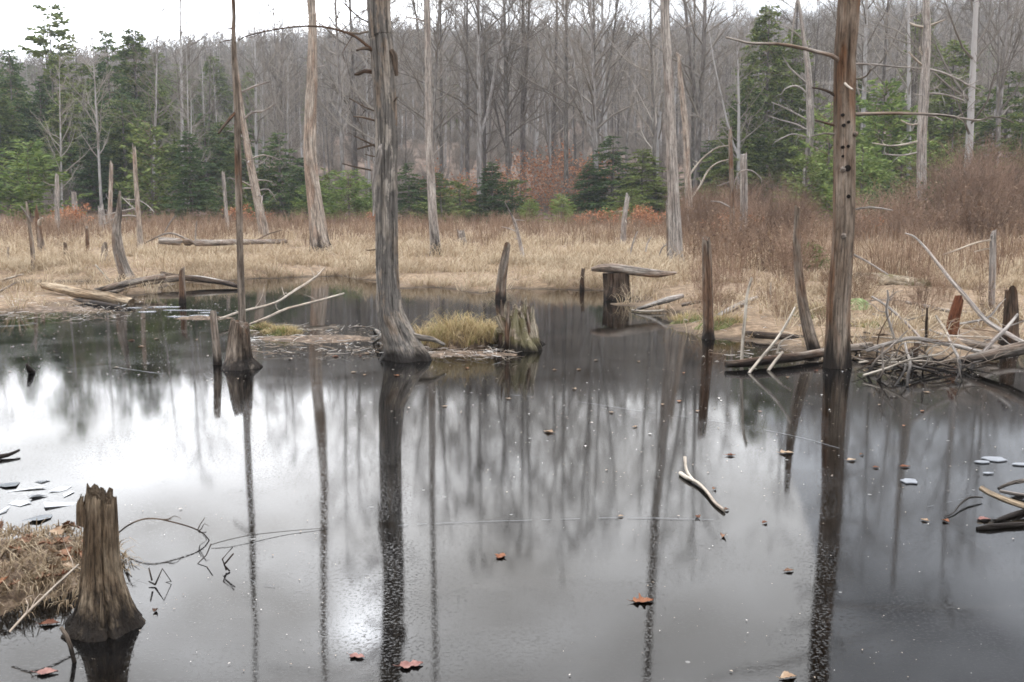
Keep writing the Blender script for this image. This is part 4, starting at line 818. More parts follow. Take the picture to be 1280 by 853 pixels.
snag('post_snag', 'dark thin leaning pole at the water edge, leftmost of the marsh snags', 'snag', [(42, 338, 5.4), (40, 310, 5), (37, 285, 4.4), (34, 262, 3.4), (33, 252, 1.6)], 'greybrown', None, n=12, step=.08, seed=31, branches=[([(38, 277, 3), (32, 267, 3), (26, 259, 1.6)], dict(m='silver'))])
snag('post_snag', 'splintered snag with a pale broken tip and spreading foot, right of the thin leaning pole', 'snag', [(53, 322, 14), (52, 313, 9), (49.5, 295, 7), (48, 283, 7), (46.5, 272, 5), (45, 262, 2.6)], 'greybrown', None, n=16, step=.06, jag=.25, seed=32, flare=.3, branches=[([(48, 284, 5), (50, 276, 5), (52.5, 272, 2)], dict(m='white', dY=-.1))])
snag('post_snag', 'pale upright pole in front of the bright young pine', 'snag', [(72, 292, 7), (71.5, 265, 6), (71.2, 240, 5.4), (71, 221, 3.4)], 'silver', None, n=12, step=.12, jag=.25, seed=33, stubs=5, stub_len=.7)
snag('post_snag', 'short pale pole beside orange ferns at the left', 'snag', [(95, 282, 7.6), (93.5, 262, 7), (92, 241, 5)], 'silver', None, n=12, step=.12, jag=.2, seed=34)
snag('post_snag', 'thin upright dark post in the straw, base pale', 'post', [(111, 321, 6), (109.5, 308, 4.6), (108.5, 285, 3)], 'greybrown', None, n=12, step=.08, jag=.1, seed=35)
snag('stump', 'pointed grey stump just left of the twisted snag', 'stump', [(132, 328, 11), (131, 318, 8), (130.5, 307, 4.4)], 'greybrown', None, n=14, step=.06, jag=.15, seed=36, flare=.3)
snag('post_snag', 'wide grey broken trunk in the weeds behind the twisted snag', 'snag', [(129, 289, 9), (127.5, 275, 8), (126, 261, 5)], 'silver', None, n=14, step=.1, jag=.35, seed=37)
snag('post_snag', 'tall thin pale trunk before the dark evergreens, left of the slender pole', 'snag', [(136.5, 286, 6), (138, 250, 5.4), (139, 215, 4.4), (139.3, 204, 2.6)], 'pale', None, n=12, step=.12, jag=.2, seed=38, stubs=4, stub_len=.6)
snag('stump', 'small dark stump with a mossy side in the straw at left', 'stump', [(82, 327, 9), (82, 318, 5), (81.5, 306, 3)], 'dark', None, n=12, step=.06, jag=.12, seed=39, flare=.3)
snag('post_snag', 'tiny thin stake in the straw near the left edge', 'post', [(10, 331, 3.6), (10, 320, 3), (10.2, 309, 2)], 'greybrown', None, n=10, step=.08, seed=40)
snag('post_snag', 'thin pale pole in the straw left of the leaning pale snag', 'snag', [(284.5, 287, 5), (282.5, 260, 4.6), (279, 217, 3)], 'silver', None, n=12, step=.12, jag=.2, seed=41)
snag('post_snag', 'small white crooked snag in the straw before the dark evergreen clump', 'snag', [(778.8, 310, 8), (779.5, 290, 6.6), (781, 270, 6), (783, 256, 6), (784.5, 246, 3)], 'silver', None, n=14, step=.08, jag=.2, seed=42, stubs=5, stub_len=.35, stub_mat='white')
snag('post_snag', 'leaning white broken stem in the straw, thin at the top', 'snag', [(654.5, 328, 5), (651, 308, 4.6), (646, 287, 4.4), (642, 275, 3.6), (637, 265, 1.8), (631, 253, 1)], 'silver', None, n=12, step=.08, seed=43, stubs=3, stub_len=.4)
snag('stump', 'low grey stump in the far straw right of the tall pale snag', 'stump', [(578, 308, 13), (577.5, 300, 10), (576, 290, 7)], 'grey', None, n=14, step=.08, jag=.2, seed=44, flare=.2)
snag('stump', 'little dark stub in the shallows left of the plank table', 'stump', [(727.6, 362, 6), (727.6, 350, 5), (729, 338, 3.6)], 'dark', None, n=12, step=.05, jag=.08, seed=45, flare=.1)
snag('stump', 'rusty red rotten stump behind the driftwood pile', 'stump', [(1190, 418, 18), (1192, 400, 15), (1196, 384, 14), (1199, 373, 12)], 'red', None, n=20, step=.03, jag=.06, seed=46, flare=.15, cracks=6)
snag('stump', 'broken grey brown stump at the right edge behind the driftwood', 'stump', [(1262, 432, 26), (1263, 415, 19), (1264, 390, 18), (1264.5, 364, 15)], 'dark', None, n=24, step=.03, jag=.12, seed=47, flare=.2, cracks=9, depth=.3)
snag('post_snag', 'slim grey post in the straw at right, with one side branch', 'post', [(1239, 390, 8), (1239.5, 370, 7.4), (1240.5, 345, 8), (1241, 310, 7.6), (1241.5, 292, 5)], 'silver', None, n=16, step=.05, jag=.1, seed=48, branches=[([(1240, 300, 2.6), (1220, 304, 2.4), (1195, 313, 2), (1180, 318, 1.2)], dict(m='white', dY=-.3)), ([(1241, 311, 2), (1230, 312, 1.8), (1218, 315, 1.2)], dict(m='white'))])
snag('stump', 'small ragged pale stump in the pond under the very slim trunk', 'stump', [(300, 460, 46), (299, 448, 33), (299, 432, 29), (299, 418, 27), (300, 406, 22)], 'greybrown', None, n=40, step=.02, amp=.1, jag=.09, seed=49, flare=.25, fl=.1, cracks=10, depth=.3,
     roots=[[(308, 446, 8), (317, 453, 6), (327, 457, 3)], [(290, 450, 7), (282, 456, 5), (277, 459, 3)]])
snag('stump', 'ragged mossy hollow stump at the right end of the grassy hummock', 'stump', [(652, 437, 46), (648, 424, 40), (643, 408, 35), (637, 396, 32)], 'mossy', None, n=56, step=.02, amp=.18, jag=.16, seed=52, flare=.2, fl=.12, cracks=12, depth=.4,
     roots=[[(655, 395, 8), (668, 420, 6), (682, 431, 4)], [(648, 388, 7), (672, 424, 5), (679, 432, 3)], [(625, 412, 11), (616, 430, 8), (608, 440, 4)]],
     extra=[splinters(17, .25, .2, .3, .62, .05, 'mossy', 8, .22, -.03), splinters(9, .2, .15, .4, .6, .035, 'greybrown', 9, .05, -.07)])
snag('stump', 'brown rotten stump with jagged splintered top, nearest in the left foreground', 'stump', [(130, 782, 98), (130, 768, 80), (129, 752, 67), (127.5, 735, 58), (126, 712, 50), (125.5, 685, 45), (125.5, 655, 42), (125.5, 632, 39.5), (126, 620, 37)], 'rot', None, n=110, step=.006, amp=.07, jag=.075, seed=53, flare=.13, fl=.07, cracks=18, depth=.28, sink=.1, extra=[splinters(26, .062, .062, .02, .075, .007, 'rot', 31, .1, -.012, 0, .49), splinters(22, .12, .12, .1, .3, .016, 'rot', 32, .32, .0, 0, -.02)])
sp = MB(); r = np.random.default_rng(4)

# ------------------------------------------------------------------ logs and driftwood
def stick(name, label, cat, nodes, m, group=None, base=None, n=8, tw=0, tl=.3, amp=.1, cr=0, seed=None, mode='ground', Y=None, dY=0, lift=0.0, jag=0, parent_branches=(), step=.04, flat=1.0, up=.1):
    """a log or stick; nodes (px, py, width[, height above the ground])"""
    seed = seed if seed is not None else int(nodes[0][0]*7+nodes[0][1]*3); r = np.random.default_rng(seed)
    if Y is None:
        P = []; R = []
        for q in nodes:
            hgt = q[3] if len(q) > 3 else None
            if hgt is None: p_ = land(q[0], q[1])
            else: p_ = G(q[0], q[1], hgt)
            w_ = .5*q[2]*psize(p_[1]); p_ = p_+np.array([0, 0, lift+(w_*.35 if hgt is None else 0)]); P.append(p_); R.append(w_)
    else: P, R = path([q[:3] for q in nodes], Y, dY)
    Ps, Rs = spline(P, R, step); Ps = Ps+(np.cumsum(r.normal(0, .1, Ps.shape), 0)*Rs.mean()*.25 if len(Ps) > 4 and n < 12 else 0)
    mb = MB(); tube(mb, Ps, Rs, n, rough(seed, amp, cr, .25), (True, True), jag, 0, r, flat)
    if tw: twigs_on(mb, Ps, Rs, r, tw, tl, max(.003, Rs.mean()*.4), up)
    b = Ps[0] if base is None else base
    if not parent_branches: return solid(name, label, cat, mb, W[m], b, group)
    t_ = thing(name, label, cat, b, group); part('trunk', mb, W[m], t_)
    for br in parent_branches:
        Pb, Rb = path(br[0], br[1] if len(br) > 1 else Ps[0][1]); bm = MB(); Pb, Rb = spline(Pb, Rb, .06); tube(bm, Pb, Rb, 6, rough(3, .1, 0))
        if len(br) > 2: twigs_on(bm, Pb, Rb, r, br[2], .3, .006)
        part('branch', bm, W[m], t_)
    return t_
stick('log', 'smooth pale tan log lying at the water edge at left', 'log', [(55, 357, 9, .2), (80, 362, 12, .17), (110, 368, 13.5, .13), (140, 373, 14, .08), (164, 378, 11, .05)], 'tanlog', n=24, cr=4, seed=61, jag=.06)
stick('log', 'dark wet log half sunk below the smooth tan log', 'log', [(94, 376, 6, .02), (120, 380, 8, .02), (145, 384, 7, .015), (162, 388, 4, .0)], 'dark', n=16, seed=62)
stick('log', 'grey driftwood log, rear of two running up toward the twisted snag', 'log', [(118, 364, 6, .12), (145, 358, 9, .2), (175, 351, 8, .25), (205, 346, 8, .3)], 'grey', n=16, seed=63, cr=3)
stick('log', 'grey driftwood log, front of the two beside the twisted snag', 'log', [(135, 368, 6, .06), (158, 360, 8, .1), (190, 352, 8, .15), (222, 348, 8, .18)], 'greybrown', n=16, seed=64, cr=3)
stick('log', 'low dark driftwood pole running right behind the short water post', 'log', [(203, 342, 6, .25), (213, 345, 7, .22), (245, 349, 7, .15), (275, 353, 6, .1), (298, 358, 5, .05)], 'dark', n=14, seed=65, cr=2)
stick('branch', 'thin grey branch lying beside the low dark driftwood pole', 'branch', [(222, 346, 3, .2), (250, 346, 2.6, .2), (292, 354, 2, .1)], 'silver', seed=66)
stick('log', 'long fallen trunk with bare limbs lying across the far straw at left', 'fallen tree', [(198, 301, 8, .74), (225, 302.5, 9, .7), (260, 304, 8, .66), (300, 303, 7, .6), (357, 302, 5, .5)], 'grey', n=14, seed=67, step=.15,
      parent_branches=[([(225, 302, 3), (205, 308, 2.6), (190, 316, 2), (183, 320, 1.2)], land(225, 312)[1]), ([(235, 300, 2.6), (215, 292, 2.2), (200, 295, 2), (180, 305, 1.2)], land(225, 312)[1]), ([(205, 301, 2.4), (197, 309, 2), (191, 319, 1.2)], land(225, 312)[1]), ([(320, 301, 2), (335, 293, 1.6), (352, 288, 1)], land(225, 312)[1]), ([(244, 300, 2.4), (245, 285, 2), (246, 276, 1.2)], land(225, 312)[1])])
stick('branch', 'pale reddish twig leaning out of the straw before the fallen trunk', 'branch', [(206, 290, 1.6, .4), (213, 278, 2, .7), (220, 270, 1.4, .9)], 'silver', Y=34)
stick('branch', 'long white bare branch arching up from the pond, upper of two', 'branch', [(274, 399, 3), (300, 390, 3.4), (343, 379, 3.4), (370, 362, 3.2), (392, 348, 2.8), (405, 335, 2)], 'white', Y=14.2, dY=4.5, tw=6, tl=.45, seed=68)
stick('branch', 'long white bare branch arching up from the pond, lower of two', 'branch', [(312, 406, 3), (335, 397, 3.4), (360, 386, 3.2), (395, 377, 3), (430, 367, 2)], 'white', Y=13.6, dY=3, tw=5, tl=.45, seed=69)
stick('branch', 'white stick leaning at the left edge of the mudflat', 'branch', [(-6, 352, 3, .1), (12, 348, 3, .3), (29, 343, 2, .5)], 'white', seed=70)
stick('branch', 'brown stick lying at the left edge of the mudflat', 'branch', [(-5, 367, 3.6, .05), (8, 360, 3, .15), (21, 353, 2, .25)], 'greybrown', seed=71)
stick('branch', 'thin pale stick leaning toward the twisted snag', 'branch', [(119, 331, 2), (128, 341, 2), (138, 352, 1.6)], 'white', Y=land(135, 352)[1], seed=72)
stick('branch', 'small broken stub poking up through the ice at left', 'branch', [(41, 467, 9, -.02), (37, 462, 7, .06), (33, 455, 3, .12)], 'greybrown', n=12, seed=73)
stick('branch', 'dark stick frozen in at the left edge of the photo', 'branch', [(-8, 572, 7, .015), (10, 569, 5, .02), (24, 563, 3, .03)], 'dark', seed=74)
# plank table on its stump
bx = land(772, 375); t_ = thing('stump', 'dark broad stump standing in the water under the weathered plank', 'stump', bx)
mb = MB(); P_, R_ = path([(772, 378, 34), (771, 360, 30), (770, 341, 30)], bx[1]); tube(mb, *spline(P_, R_, .03), 36, rough(9, .14, 12, .35, .1, .1), (True, True)); part('trunk', mb, W['dark'], t_)
mb = MB(); P_, R_ = path([(739.5, 337, 5), (752, 335.5, 10), (770, 336, 12), (800, 340, 11), (822, 342.5, 10), (841, 342, 4)], bx[1]-.12, .1)
tube(mb, *spline(P_, R_, .04), 20, rough(12, .14, 6, .4), (True, True), .12, 0, np.random.default_rng(3), 1.6); solid('weathered_plank', 'long split weathered log slab lying across the dark stump like a table', 'plank', mb, W['grey'], P_[0])
# bank right of the plank
stick('log', 'split grey log slanting into the water right of the plank table', 'log', [(794, 388, 3, .03), (815, 381, 6, .1), (835, 375, 8, .2), (853, 370, 6, .25)], 'silver', n=14, seed=75, cr=4)
stick('branch', 'pale thin stick lying flat at the water edge by the split log', 'branch', [(790, 388, 2.4, .02), (808, 389.5, 3, .03), (830, 388, 2, .04)], 'white', seed=76)
stick('log', 'grey log stub behind the grey weathered post', 'log', [(852, 384, 6), (864, 381, 6), (880, 378, 5)], 'greybrown', n=12, seed=77)
stick('log', 'grey branch lying up the bank right of the weathered post', 'log', [(893, 402, 6), (908, 393, 7), (925, 384, 6), (946, 375, 5)], 'silver', n=12, seed=78, lift=.03)
stick('log', 'dark wet log floating behind the two leaning white sticks', 'log', [(931, 418, 9, .05), (955, 420.5, 10.5, .05), (990, 423, 10, .05), (1027, 426, 8, .06)], 'dark', n=20, seed=79, cr=2)
stick('log', 'long grey brown log lying in the water at the foot of the woodpecker snag', 'log', [(907, 456, 8, .05), (930, 454, 11, .06), (965, 450, 12, .07), (1000, 446, 12, .07), (1035, 440, 12, .08), (1088, 432, 10, .1)], 'greybrown', n=24, seed=80, cr=4)
stick('branch', 'tall thin white stick standing upright out of the long log', 'branch', [(927, 452, 4), (928.5, 425, 4.2), (931.5, 395, 4), (934, 368, 3.6), (940, 347, 3)], 'white', Y=land(927, 454)[1], seed=81)
stick('branch', 'white stick leaning right across the long log', 'branch', [(936, 467, 4), (952, 447, 4), (968, 428, 3.8), (982, 407, 3.4), (994, 385, 3)], 'white', Y=land(936, 467)[1], dY=.5, seed=82)
stick('branch', 'short white stick leaning over the long log', 'branch', [(960, 464, 4), (968, 453, 4), (978, 440, 3.4)], 'white', Y=land(960, 464)[1], dY=.2, seed=83)
stick('branch', 'small forked twig between the two leaning white sticks', 'branch', [(971, 442, 2.2), (976, 428, 2.2), (992, 418, 1.4)], 'white', Y=10.9, seed=84)
stick('branch', 'thin pale twig stub standing in the straw behind the white sticks', 'branch', [(963, 379, 2.4), (963.5, 365, 2.8), (963.5, 353, 2)], 'white', Y=15.5, seed=85)
stick('log', 'thick pale log with a mossy dark end, in the straw behind the woodpecker snag', 'log', [(1072, 348, 14, .34), (1100, 351, 18, .27), (1130, 356, 21, .2), (1150, 360, 22, .17), (1161, 362, 19, .16)], 'mossy', n=28, seed=86)
mb = MB()
def mound(loc, rx, ry, h, seed, n=48):
    r = np.random.default_rng(seed); mb = MB(); m_ = 14; th = np.linspace(0, 2*np.pi, n, endpoint=False); V_ = []
    ph = r.uniform(0, 6.3, 6)
    for i in range(m_+1):
        f = i/m_; k = 1-f; rr = k*(1+.12*np.sin(3*th+ph[0])+.08*np.sin(5*th+ph[1])+.05*np.sin(9*th+ph[2]))
        x = loc[0]+rx*rr*np.cos(th); y = loc[1]+ry*rr*np.sin(th); z = loc[2]-.08+(h+.08)*(1-k**2.2)*(1+.0*th)+(.25*h+.018)*(fbm(x*9+seed, y*9)-.47)*(k < .98)
        V_.append(np.column_stack([x, y, z]))
    idx = np.arange((m_+1)*n).reshape(m_+1, n); nx = np.roll(idx, -1, 1); mb.add(np.vstack(V_), np.stack([idx[:-1], nx[:-1], nx[1:], idx[1:]], -1).reshape(-1, 4)); return mb
p_ = land(1073, 386); solid('mossy_boulder', 'pale green lichen covered boulder beside the woodpecker snag', 'boulder', mound(p_, .26, .22, .17, 5), M['palemoss'], p_)
MOSSY = []
for px, py, rr, lab in ((868, 402, .35, 'green mossy mound at the foot of the grey weathered post'), (905, 405, .3, 'mossy mound right of the grey weathered post'), (1015, 392, .4, 'green mossy mound behind the brown leaning trunk'), (1100, 410, .3, 'low mossy mound behind the driftwood pile')):
    MOSSY.append((px, py, rr, lab))
# driftwood heap
stick('log', 'thick grey driftwood log at the right edge, running out of the photo', 'log', [(1196, 452, 8, .06), (1215, 449, 13, .1), (1240, 444, 15, .16), (1265, 438, 16, .22), (1310, 428, 17, .35)], 'grey', n=24, seed=90, cr=4)
stick('branch', 'long thin bleached branch slanting across the driftwood to the right edge', 'branch', [(1283, 430, 5.5), (1262, 419, 6), (1234, 402, 6), (1207, 371, 5.2), (1190, 352, 4.6), (1176, 335, 4), (1158, 312, 3), (1143, 297, 2.2), (1132, 293, 1.4)], 'silver', Y=11.3, dY=2.6, seed=91, n=9)
stick('branch', 'white stick crossing the long bleached branch at its foot', 'branch', [(1213, 463, 5), (1222, 450, 5.4), (1240, 428, 5.4), (1258, 410, 5), (1272, 393, 3)], 'silver', Y=10.3, dY=.7, seed=92, tw=3, tl=.25)
stick('log', 'pale barkless pole lying flat behind the driftwood heap', 'log', [(1158, 416, 7, .14), (1180, 421, 10, .13), (1210, 429, 10, .12), (1250, 436, 8, .1)], 'pale', n=14, seed=93)
stick('log', 'grey pole lying flat in front of the red stump', 'log', [(1133, 383, 4), (1160, 389, 5), (1185, 394, 5), (1225, 398, 4)], 'silver', n=10, seed=94, lift=.05)
stick('log', 'dark pole lying flat right of the red stump', 'log', [(1200, 394, 4), (1235, 393, 4), (1262, 392, 3)], 'greybrown', n=10, seed=95, lift=.04)
stick('branch', 'white bent stick lying below the red stump', 'branch', [(1170, 395, 3), (1180, 410, 4), (1186, 422, 3.4)], 'white', Y=12.2, dY=-.4, seed=96)
stick('branch', 'pale forked stick right of the red stump', 'branch', [(1199, 405, 3), (1222, 401, 3.4), (1237, 396, 3), (1250, 380, 2)], 'silver', Y=12.0, tw=3, tl=.3, seed=97)
stick('log', 'silver curved branch running along the top of the driftwood heap', 'log', [(1083, 439, 5), (1100, 433, 6), (1122, 427, 5), (1140, 423, 5), (1170, 428, 6), (1200, 434, 6), (1226, 441, 6)], 'silver', Y=10.9, dY=-.3, seed=98, n=10)
stick('branch', 'upright grey forked twig at the back of the driftwood heap', 'branch', [(1120, 430, 4), (1113, 408, 3.4), (1108, 390, 4), (1110, 372, 3), (1109, 363, 2)], 'silver', Y=11.4, tw=5, tl=.25, seed=99)
stick('branch', 'dark upright twig at the middle of the driftwood heap', 'branch', [(1158, 425, 3.6), (1158, 405, 4), (1159, 385, 2.4)], 'dark', Y=11.3, tw=2, tl=.15, seed=100)
stick('branch', 'long grey twig slanting down into the driftwood heap from the left', 'branch', [(1090, 371, 2.4), (1110, 384, 3), (1130, 402, 3.4), (1146, 418, 3.4), (1155, 430, 3)], 'silver', Y=12.4, dY=-1.2, tw=4, tl=.3, seed=101)
stick('branch', 'white twig hanging down into the water before the heap', 'branch', [(1134, 484, 3.4), (1135, 470, 4), (1138, 455, 4), (1134, 440, 3.6), (1132, 430, 3)], 'silver', Y=land(1134, 484)[1], dY=1, seed=102)
stick('branch', 'pale twig reaching forward over the water, nearest of the heap', 'branch', [(1115, 487, 2), (1125, 473, 3), (1131, 462, 3), (1132, 455, 2.4)], 'silver', Y=land(1118, 484)[1], dY=.8, seed=103, tw=2, tl=.2)
stick('branch', 'grey bent twig drooping into the water right of the heap', 'branch', [(1194, 478, 2), (1200, 462, 3), (1198, 448, 3.6), (1192, 436, 3.6), (1184, 420, 3.4)], 'silver', Y=land(1194, 478)[1], dY=1.2, seed=104)
stick('branch', 'dark thick stub standing in the middle of the heap', 'branch', [(1142, 460, 7), (1144, 442, 8), (1147, 428, 6)], 'dark', Y=10.7, n=12, seed=105)
hr = np.random.default_rng(60)
for i in range(46):
    px = hr.uniform(1075, 1210); py = hr.uniform(438, 466); p0 = G(px, py, hr.uniform(.0, .12)); ln = hr.uniform(.25, .8); a = hr.uniform(-.5, .5) if hr.random() < .65 else hr.uniform(.6, 2.4); s_ = 1 if hr.random() < .5 else -1
    d = nrm(np.array([s_*math.cos(a), hr.uniform(-.5, .5), abs(math.sin(a))*.75])); q = [p0-d*ln*.4, p0+hr.normal(0, .04, 3), p0+d*ln*.35+hr.normal(0, .05, 3), p0+d*ln*.7+hr.normal(0, .06, 3)]
    q = [np.array([v[0], v[1], max(v[2], -.05)]) for v in q]; rr = hr.uniform(.005, .014); mb = MB(); P_, R_ = spline(q, [rr*1.1, rr, rr*.8, rr*.4], .04); tube(mb, P_, R_, 6, rough(i, .1, 0)); twigs_on(mb, P_, R_, hr, 2, .18, rr*.5)
    solid('driftwood_stick', 'tangled thin grey stick in the driftwood heap at right', 'stick', mb, W[('silver', 'greybrown', 'white', 'grey', 'dark')[i % 5]], P_[0], 'tangled sticks in the driftwood heap')
for i in range(26):
    px = hr.uniform(1080, 1275); py = hr.uniform(380, 436); p0 = land(px, py)+[0, 0, .04]; ln = hr.uniform(.3, 1.0); a = hr.normal(0, .5); d = np.array([math.cos(a), math.sin(a), hr.normal(0, .12)]); rr = hr.uniform(.005, .013)
    q = [p0-d*ln*.5, p0+hr.normal(0, .02, 3), p0+d*ln*.5+hr.normal(0, .04, 3)]; mb = MB(); P_, R_ = spline(q, [rr, rr, rr*.5], .05); tube(mb, P_, R_, 6); twigs_on(mb, P_, R_, hr, 2, .2, rr*.5)
    solid('driftwood_stick', 'thin stick lying on the muddy bank behind the driftwood heap', 'stick', mb, W[('silver', 'white', 'greybrown')[i % 3]], P_[0], 'sticks on the bank behind the heap')
for a in (('pale twig leaning out of the straw left of the taller silver snag, middle of three', [(807, 315, 2), (809, 305, 2), (814, 296, 1.4)], 28), ('pale bent twig in the straw, nearest the white crooked snag', [(788, 318, 2), (791, 304, 2), (797, 289, 1.4)], 28), ('pale forked twig in the straw, nearest the taller silver snag', [(823, 323, 2), (828, 310, 2), (837, 304, 1.4)], 27)):
    stick('branch', a[0], 'branch', a[1], 'silver', Y=a[2], tw=2, tl=.3)
# foreground right branches
stick('branch', 'smooth tan branch with a broken red end reaching in from the right edge', 'branch', [(1226, 610, 7, .1), (1236, 616, 7, .085), (1252, 623, 7.4, .07), (1275, 631, 8, .05), (1310, 640, 8, .03)], 'tanlog', n=14, seed=110)
stick('branch', 'grey forked branch lying behind the smooth tan branch at right', 'branch', [(1248, 611, 4, .03), (1262, 605, 5, .05), (1275, 602, 6, .05), (1300, 600, 5, .04)], 'pale', n=10, seed=111, tw=3, tl=.12)
stick('branch', 'grey stick under the smooth tan branch, lying on the ice', 'branch', [(1250, 614, 4, .02), (1270, 618, 5, .02), (1300, 622, 5, .02)], 'silver', n=10, seed=112)
stick('branch', 'dark reflection of the smooth tan branch, added as a black stick below it', 'branch', [(1221, 661, 5, .006), (1238, 659, 9, .01), (1258, 657, 7, .01), (1300, 655, 7, .01)], 'dark', n=10, seed=113)  # dark reflection of the tan branch, added as a solid stick
stick('branch', 'thinner dark reflection streak added as a twig, rising right above the black stick', 'branch', [(1244, 651, 4, .008), (1262, 645, 7, .01), (1290, 636, 7, .01)], 'dark', n=10, seed=114)  # another stroke of that reflection, likewise added as solid wood
stick('twig', 'thin curved twig on the ice left of the smooth tan branch', 'twig', [(1228, 622, 2, .02), (1212, 622, 3, .03), (1199, 632, 2.2, .02), (1192, 641, 1.6, .01), (1180, 647, 1.2, .006)], 'greybrown', n=7, seed=115)
t_ = stick('branch', 'pale forked branch lying on the ice, right of the middle', 'branch', [(851, 592, 6, .012), (858, 597, 5.4, .015), (872, 604, 5, .016), (884, 616, 4.6, .014), (893, 628, 4.4, .012), (905, 638, 4.6, .012)], 'white', n=12, seed=116)
for q in [[(868, 602, 4, .018), (860, 592, 3.6, .022), (857, 583, 3.6, .04), (856, 572, 4, .06)]]:
    P_ = [G(a[0], a[1], a[3])-np.array(t_.location) for a in q]; R_ = [.5*a[2]*psize(G(a[0], a[1])[1]) for a in q]; bm = MB(); tube(bm, *spline(P_, R_, .01), 10, rough(4, .1, 0)); link('branch', bm.mesh('branch', W['white']), (0, 0, 0), t_)

# ------------------------------------------------------------------ grassy hummocks
def tuft_set(label, loc, rx, ry, h, seed, n, H, mound_mat='mud', name='grass_hummock', m='tussock', wind=(.1, -.3)):
    r = np.random.default_rng(seed); t_ = thing(name, label, 'hummock', loc); mb = mound(loc, rx, ry, h, seed); part('mound', mb, M[mound_mat], t_)
    a = r.uniform(0, 6.28, n); q = np.sqrt(r.random(n))*.92; x = loc[0]+rx*q*np.cos(a); y = loc[1]+ry*q*np.sin(a); z = loc[2]+h*(1-q**2.2)-.02
    mb = MB(); blades(mb, np.column_stack([x, y, z]), H*r.uniform(.6, 1.2, n)*(1-.45*q), .0035, .1, 1.0, r, 12, wind, .05); part('grass', mb, M[m], t_); return t_
p_ = land(575, 436); tuft_set('grassy hummock of dry and green blades between the thick snag and the mossy stump', np.array([p_[0]+.0, p_[1]+.25, 0]), .72, .38, .16, 71, 190, .34)
p_ = land(352, 420); tuft_set('small yellowish mossy hummock right of the small ragged stump', np.array([p_[0], p_[1]+.1, 0]), .27, .16, .1, 72, 70, .1, 'moss')
p_ = land(322, 412); tuft_set('low mossy hummock at the end of the white branch', np.array([p_[0], p_[1]+.1, 0]), .25, .15, .07, 73, 40, .08, 'moss')
p_ = np.array([-2.42, 4.45, 0]); t_ = tuft_set('brown hummock of dead grass and leaf litter in the left foreground', p_, .64, .7, .11, 74, 300, .1, wind=(.5, -.5), m='deadgrass')
for px, py, rr, lab in MOSSY:
    p_ = land(px, py); tuft_set(lab, p_, rr*1.2, rr*.8, .09, px, 34, .13, 'moss', 'moss_mound')
# low muddy shoals round the stumps
for px, py, rx, ry, s_, lab in ((395, 424, 1.35, .62, 1, 'flat muddy shoal with pale litter left of the thick snag'), (578, 443, 1.1, .42, 2, 'flat muddy shoal under the grassy hummock'), (45, 386, 2.0, .7, 3, 'pale littered mud bar at the left edge of the pond'), (255, 398, .8, .35, 4, 'muddy shoal behind the small ragged stump')):
    p_ = land(px, py); p_[2] = 0; solid('mud_shoal', lab, 'mud bar', mound(p_, rx, ry, .03, s_*9), M['mud'], p_)
p_ = land(1017, 345); 
KX, KY = p_[0], p_[1]
put_conifer('pine2', 1017, KY, 304, 44, 'knee high pine seedling between the leaning trunk and the woodpecker snag', None, 'pine_seedling')

# ------------------------------------------------------------------ leaves, ice, cracks, litter
def leaf_mesh(L, seed, lobes=3, curl=.25):
    r = np.random.default_rng(seed); n = 25; u = np.linspace(0, 1, n); prof = .11+.30*np.sin(np.pi*u**.8)*(.62+.38*np.cos(2*np.pi*lobes*u+np.pi)) if lobes else .30*np.sin(np.pi*u**.9)
    prof = np.maximum(prof*np.sin(np.pi*np.clip(u*1.02, 0, 1))**.35, .012); prof[:3] = .014; rows = []
    ca, cb = curl*r.uniform(.6, 1.3), curl*r.uniform(-.5, 1)
    for s in (-1, -.5, 0, .5, 1):
        x = (u-.5)*L; y = s*prof*L*(1+.1*r.normal(0, 1, n)*(abs(s) == 1)); z = L*(ca*(2*y/L)**2*.55+cb*(u-.5)**2*.8)+.003*r.normal(0, 1, n)*(abs(s) > .2)*L*4+.04*L*abs(s)
        rows.append(np.column_stack([x, y, z]))
    V_ = np.array(rows); V_[..., 2] -= np.percentile(V_[..., 2], 25); idx = np.arange(5*n).reshape(5, n); F = np.stack([idx[:-1, :-1], idx[:-1, 1:], idx[1:, 1:], idx[1:, :-1]], -1).reshape(-1, 4)
    top = V_.reshape(-1, 3); bot = top-np.array([0, 0, .0012]); mb = MB(); mb.add(top, F, 0, None, r.random()); mb.add(bot, F[:, ::-1], 0, None, r.random())
    tube(mb, np.array([[-.5*L, 0, .002], [-.6*L, .01*L, .004], [-.68*L, .04*L, .008]]), [.012*L, .01*L, .008*L], 5); return mb
def leaf(px, py, wpx, label, m='leaf', rz=0, lobes=3, curl=.25, group=None, name='fallen_leaf', flat=False):
    b = G(px, py, .006); Ln = wpx*psize(b[1]); mb = leaf_mesh(Ln, int(px*3+py), lobes, curl); me = mb.mesh(name, M[m]); o_ = link(name, me, b+np.array([0, 0, .0])); o_.rotation_euler = (0, 0, rz); return prop(o_, label, 'leaf', group)
leaf(803, 751, 30, 'orange brown lobed oak leaf lying on the ice, lower right of the middle', rz=.15, curl=.22)
leaf(626, 695, 20, 'small rusty lobed leaf curled on the ice at the middle', rz=1.2, curl=.3)
leaf(686, 540, 15, 'tan curled leaf alone on the ice above the middle', 'paleleaf', 2.6, 0, .9)
leaf(513, 831, 34, 'larger pinkish wet leaf at the bottom, in the reflection of the thick snag', 'pinkleaf', .3, 2, .05)
leaf(446, 820, 22, 'pinkish wet leaf sunk in the ice left of the thick snag reflection', 'pinkleaf', -.3, 2, .05)
leaf(58, 840, 30, 'pale pink sunken leaf at the bottom left corner', 'pinkleaf', .1, 0, .05)
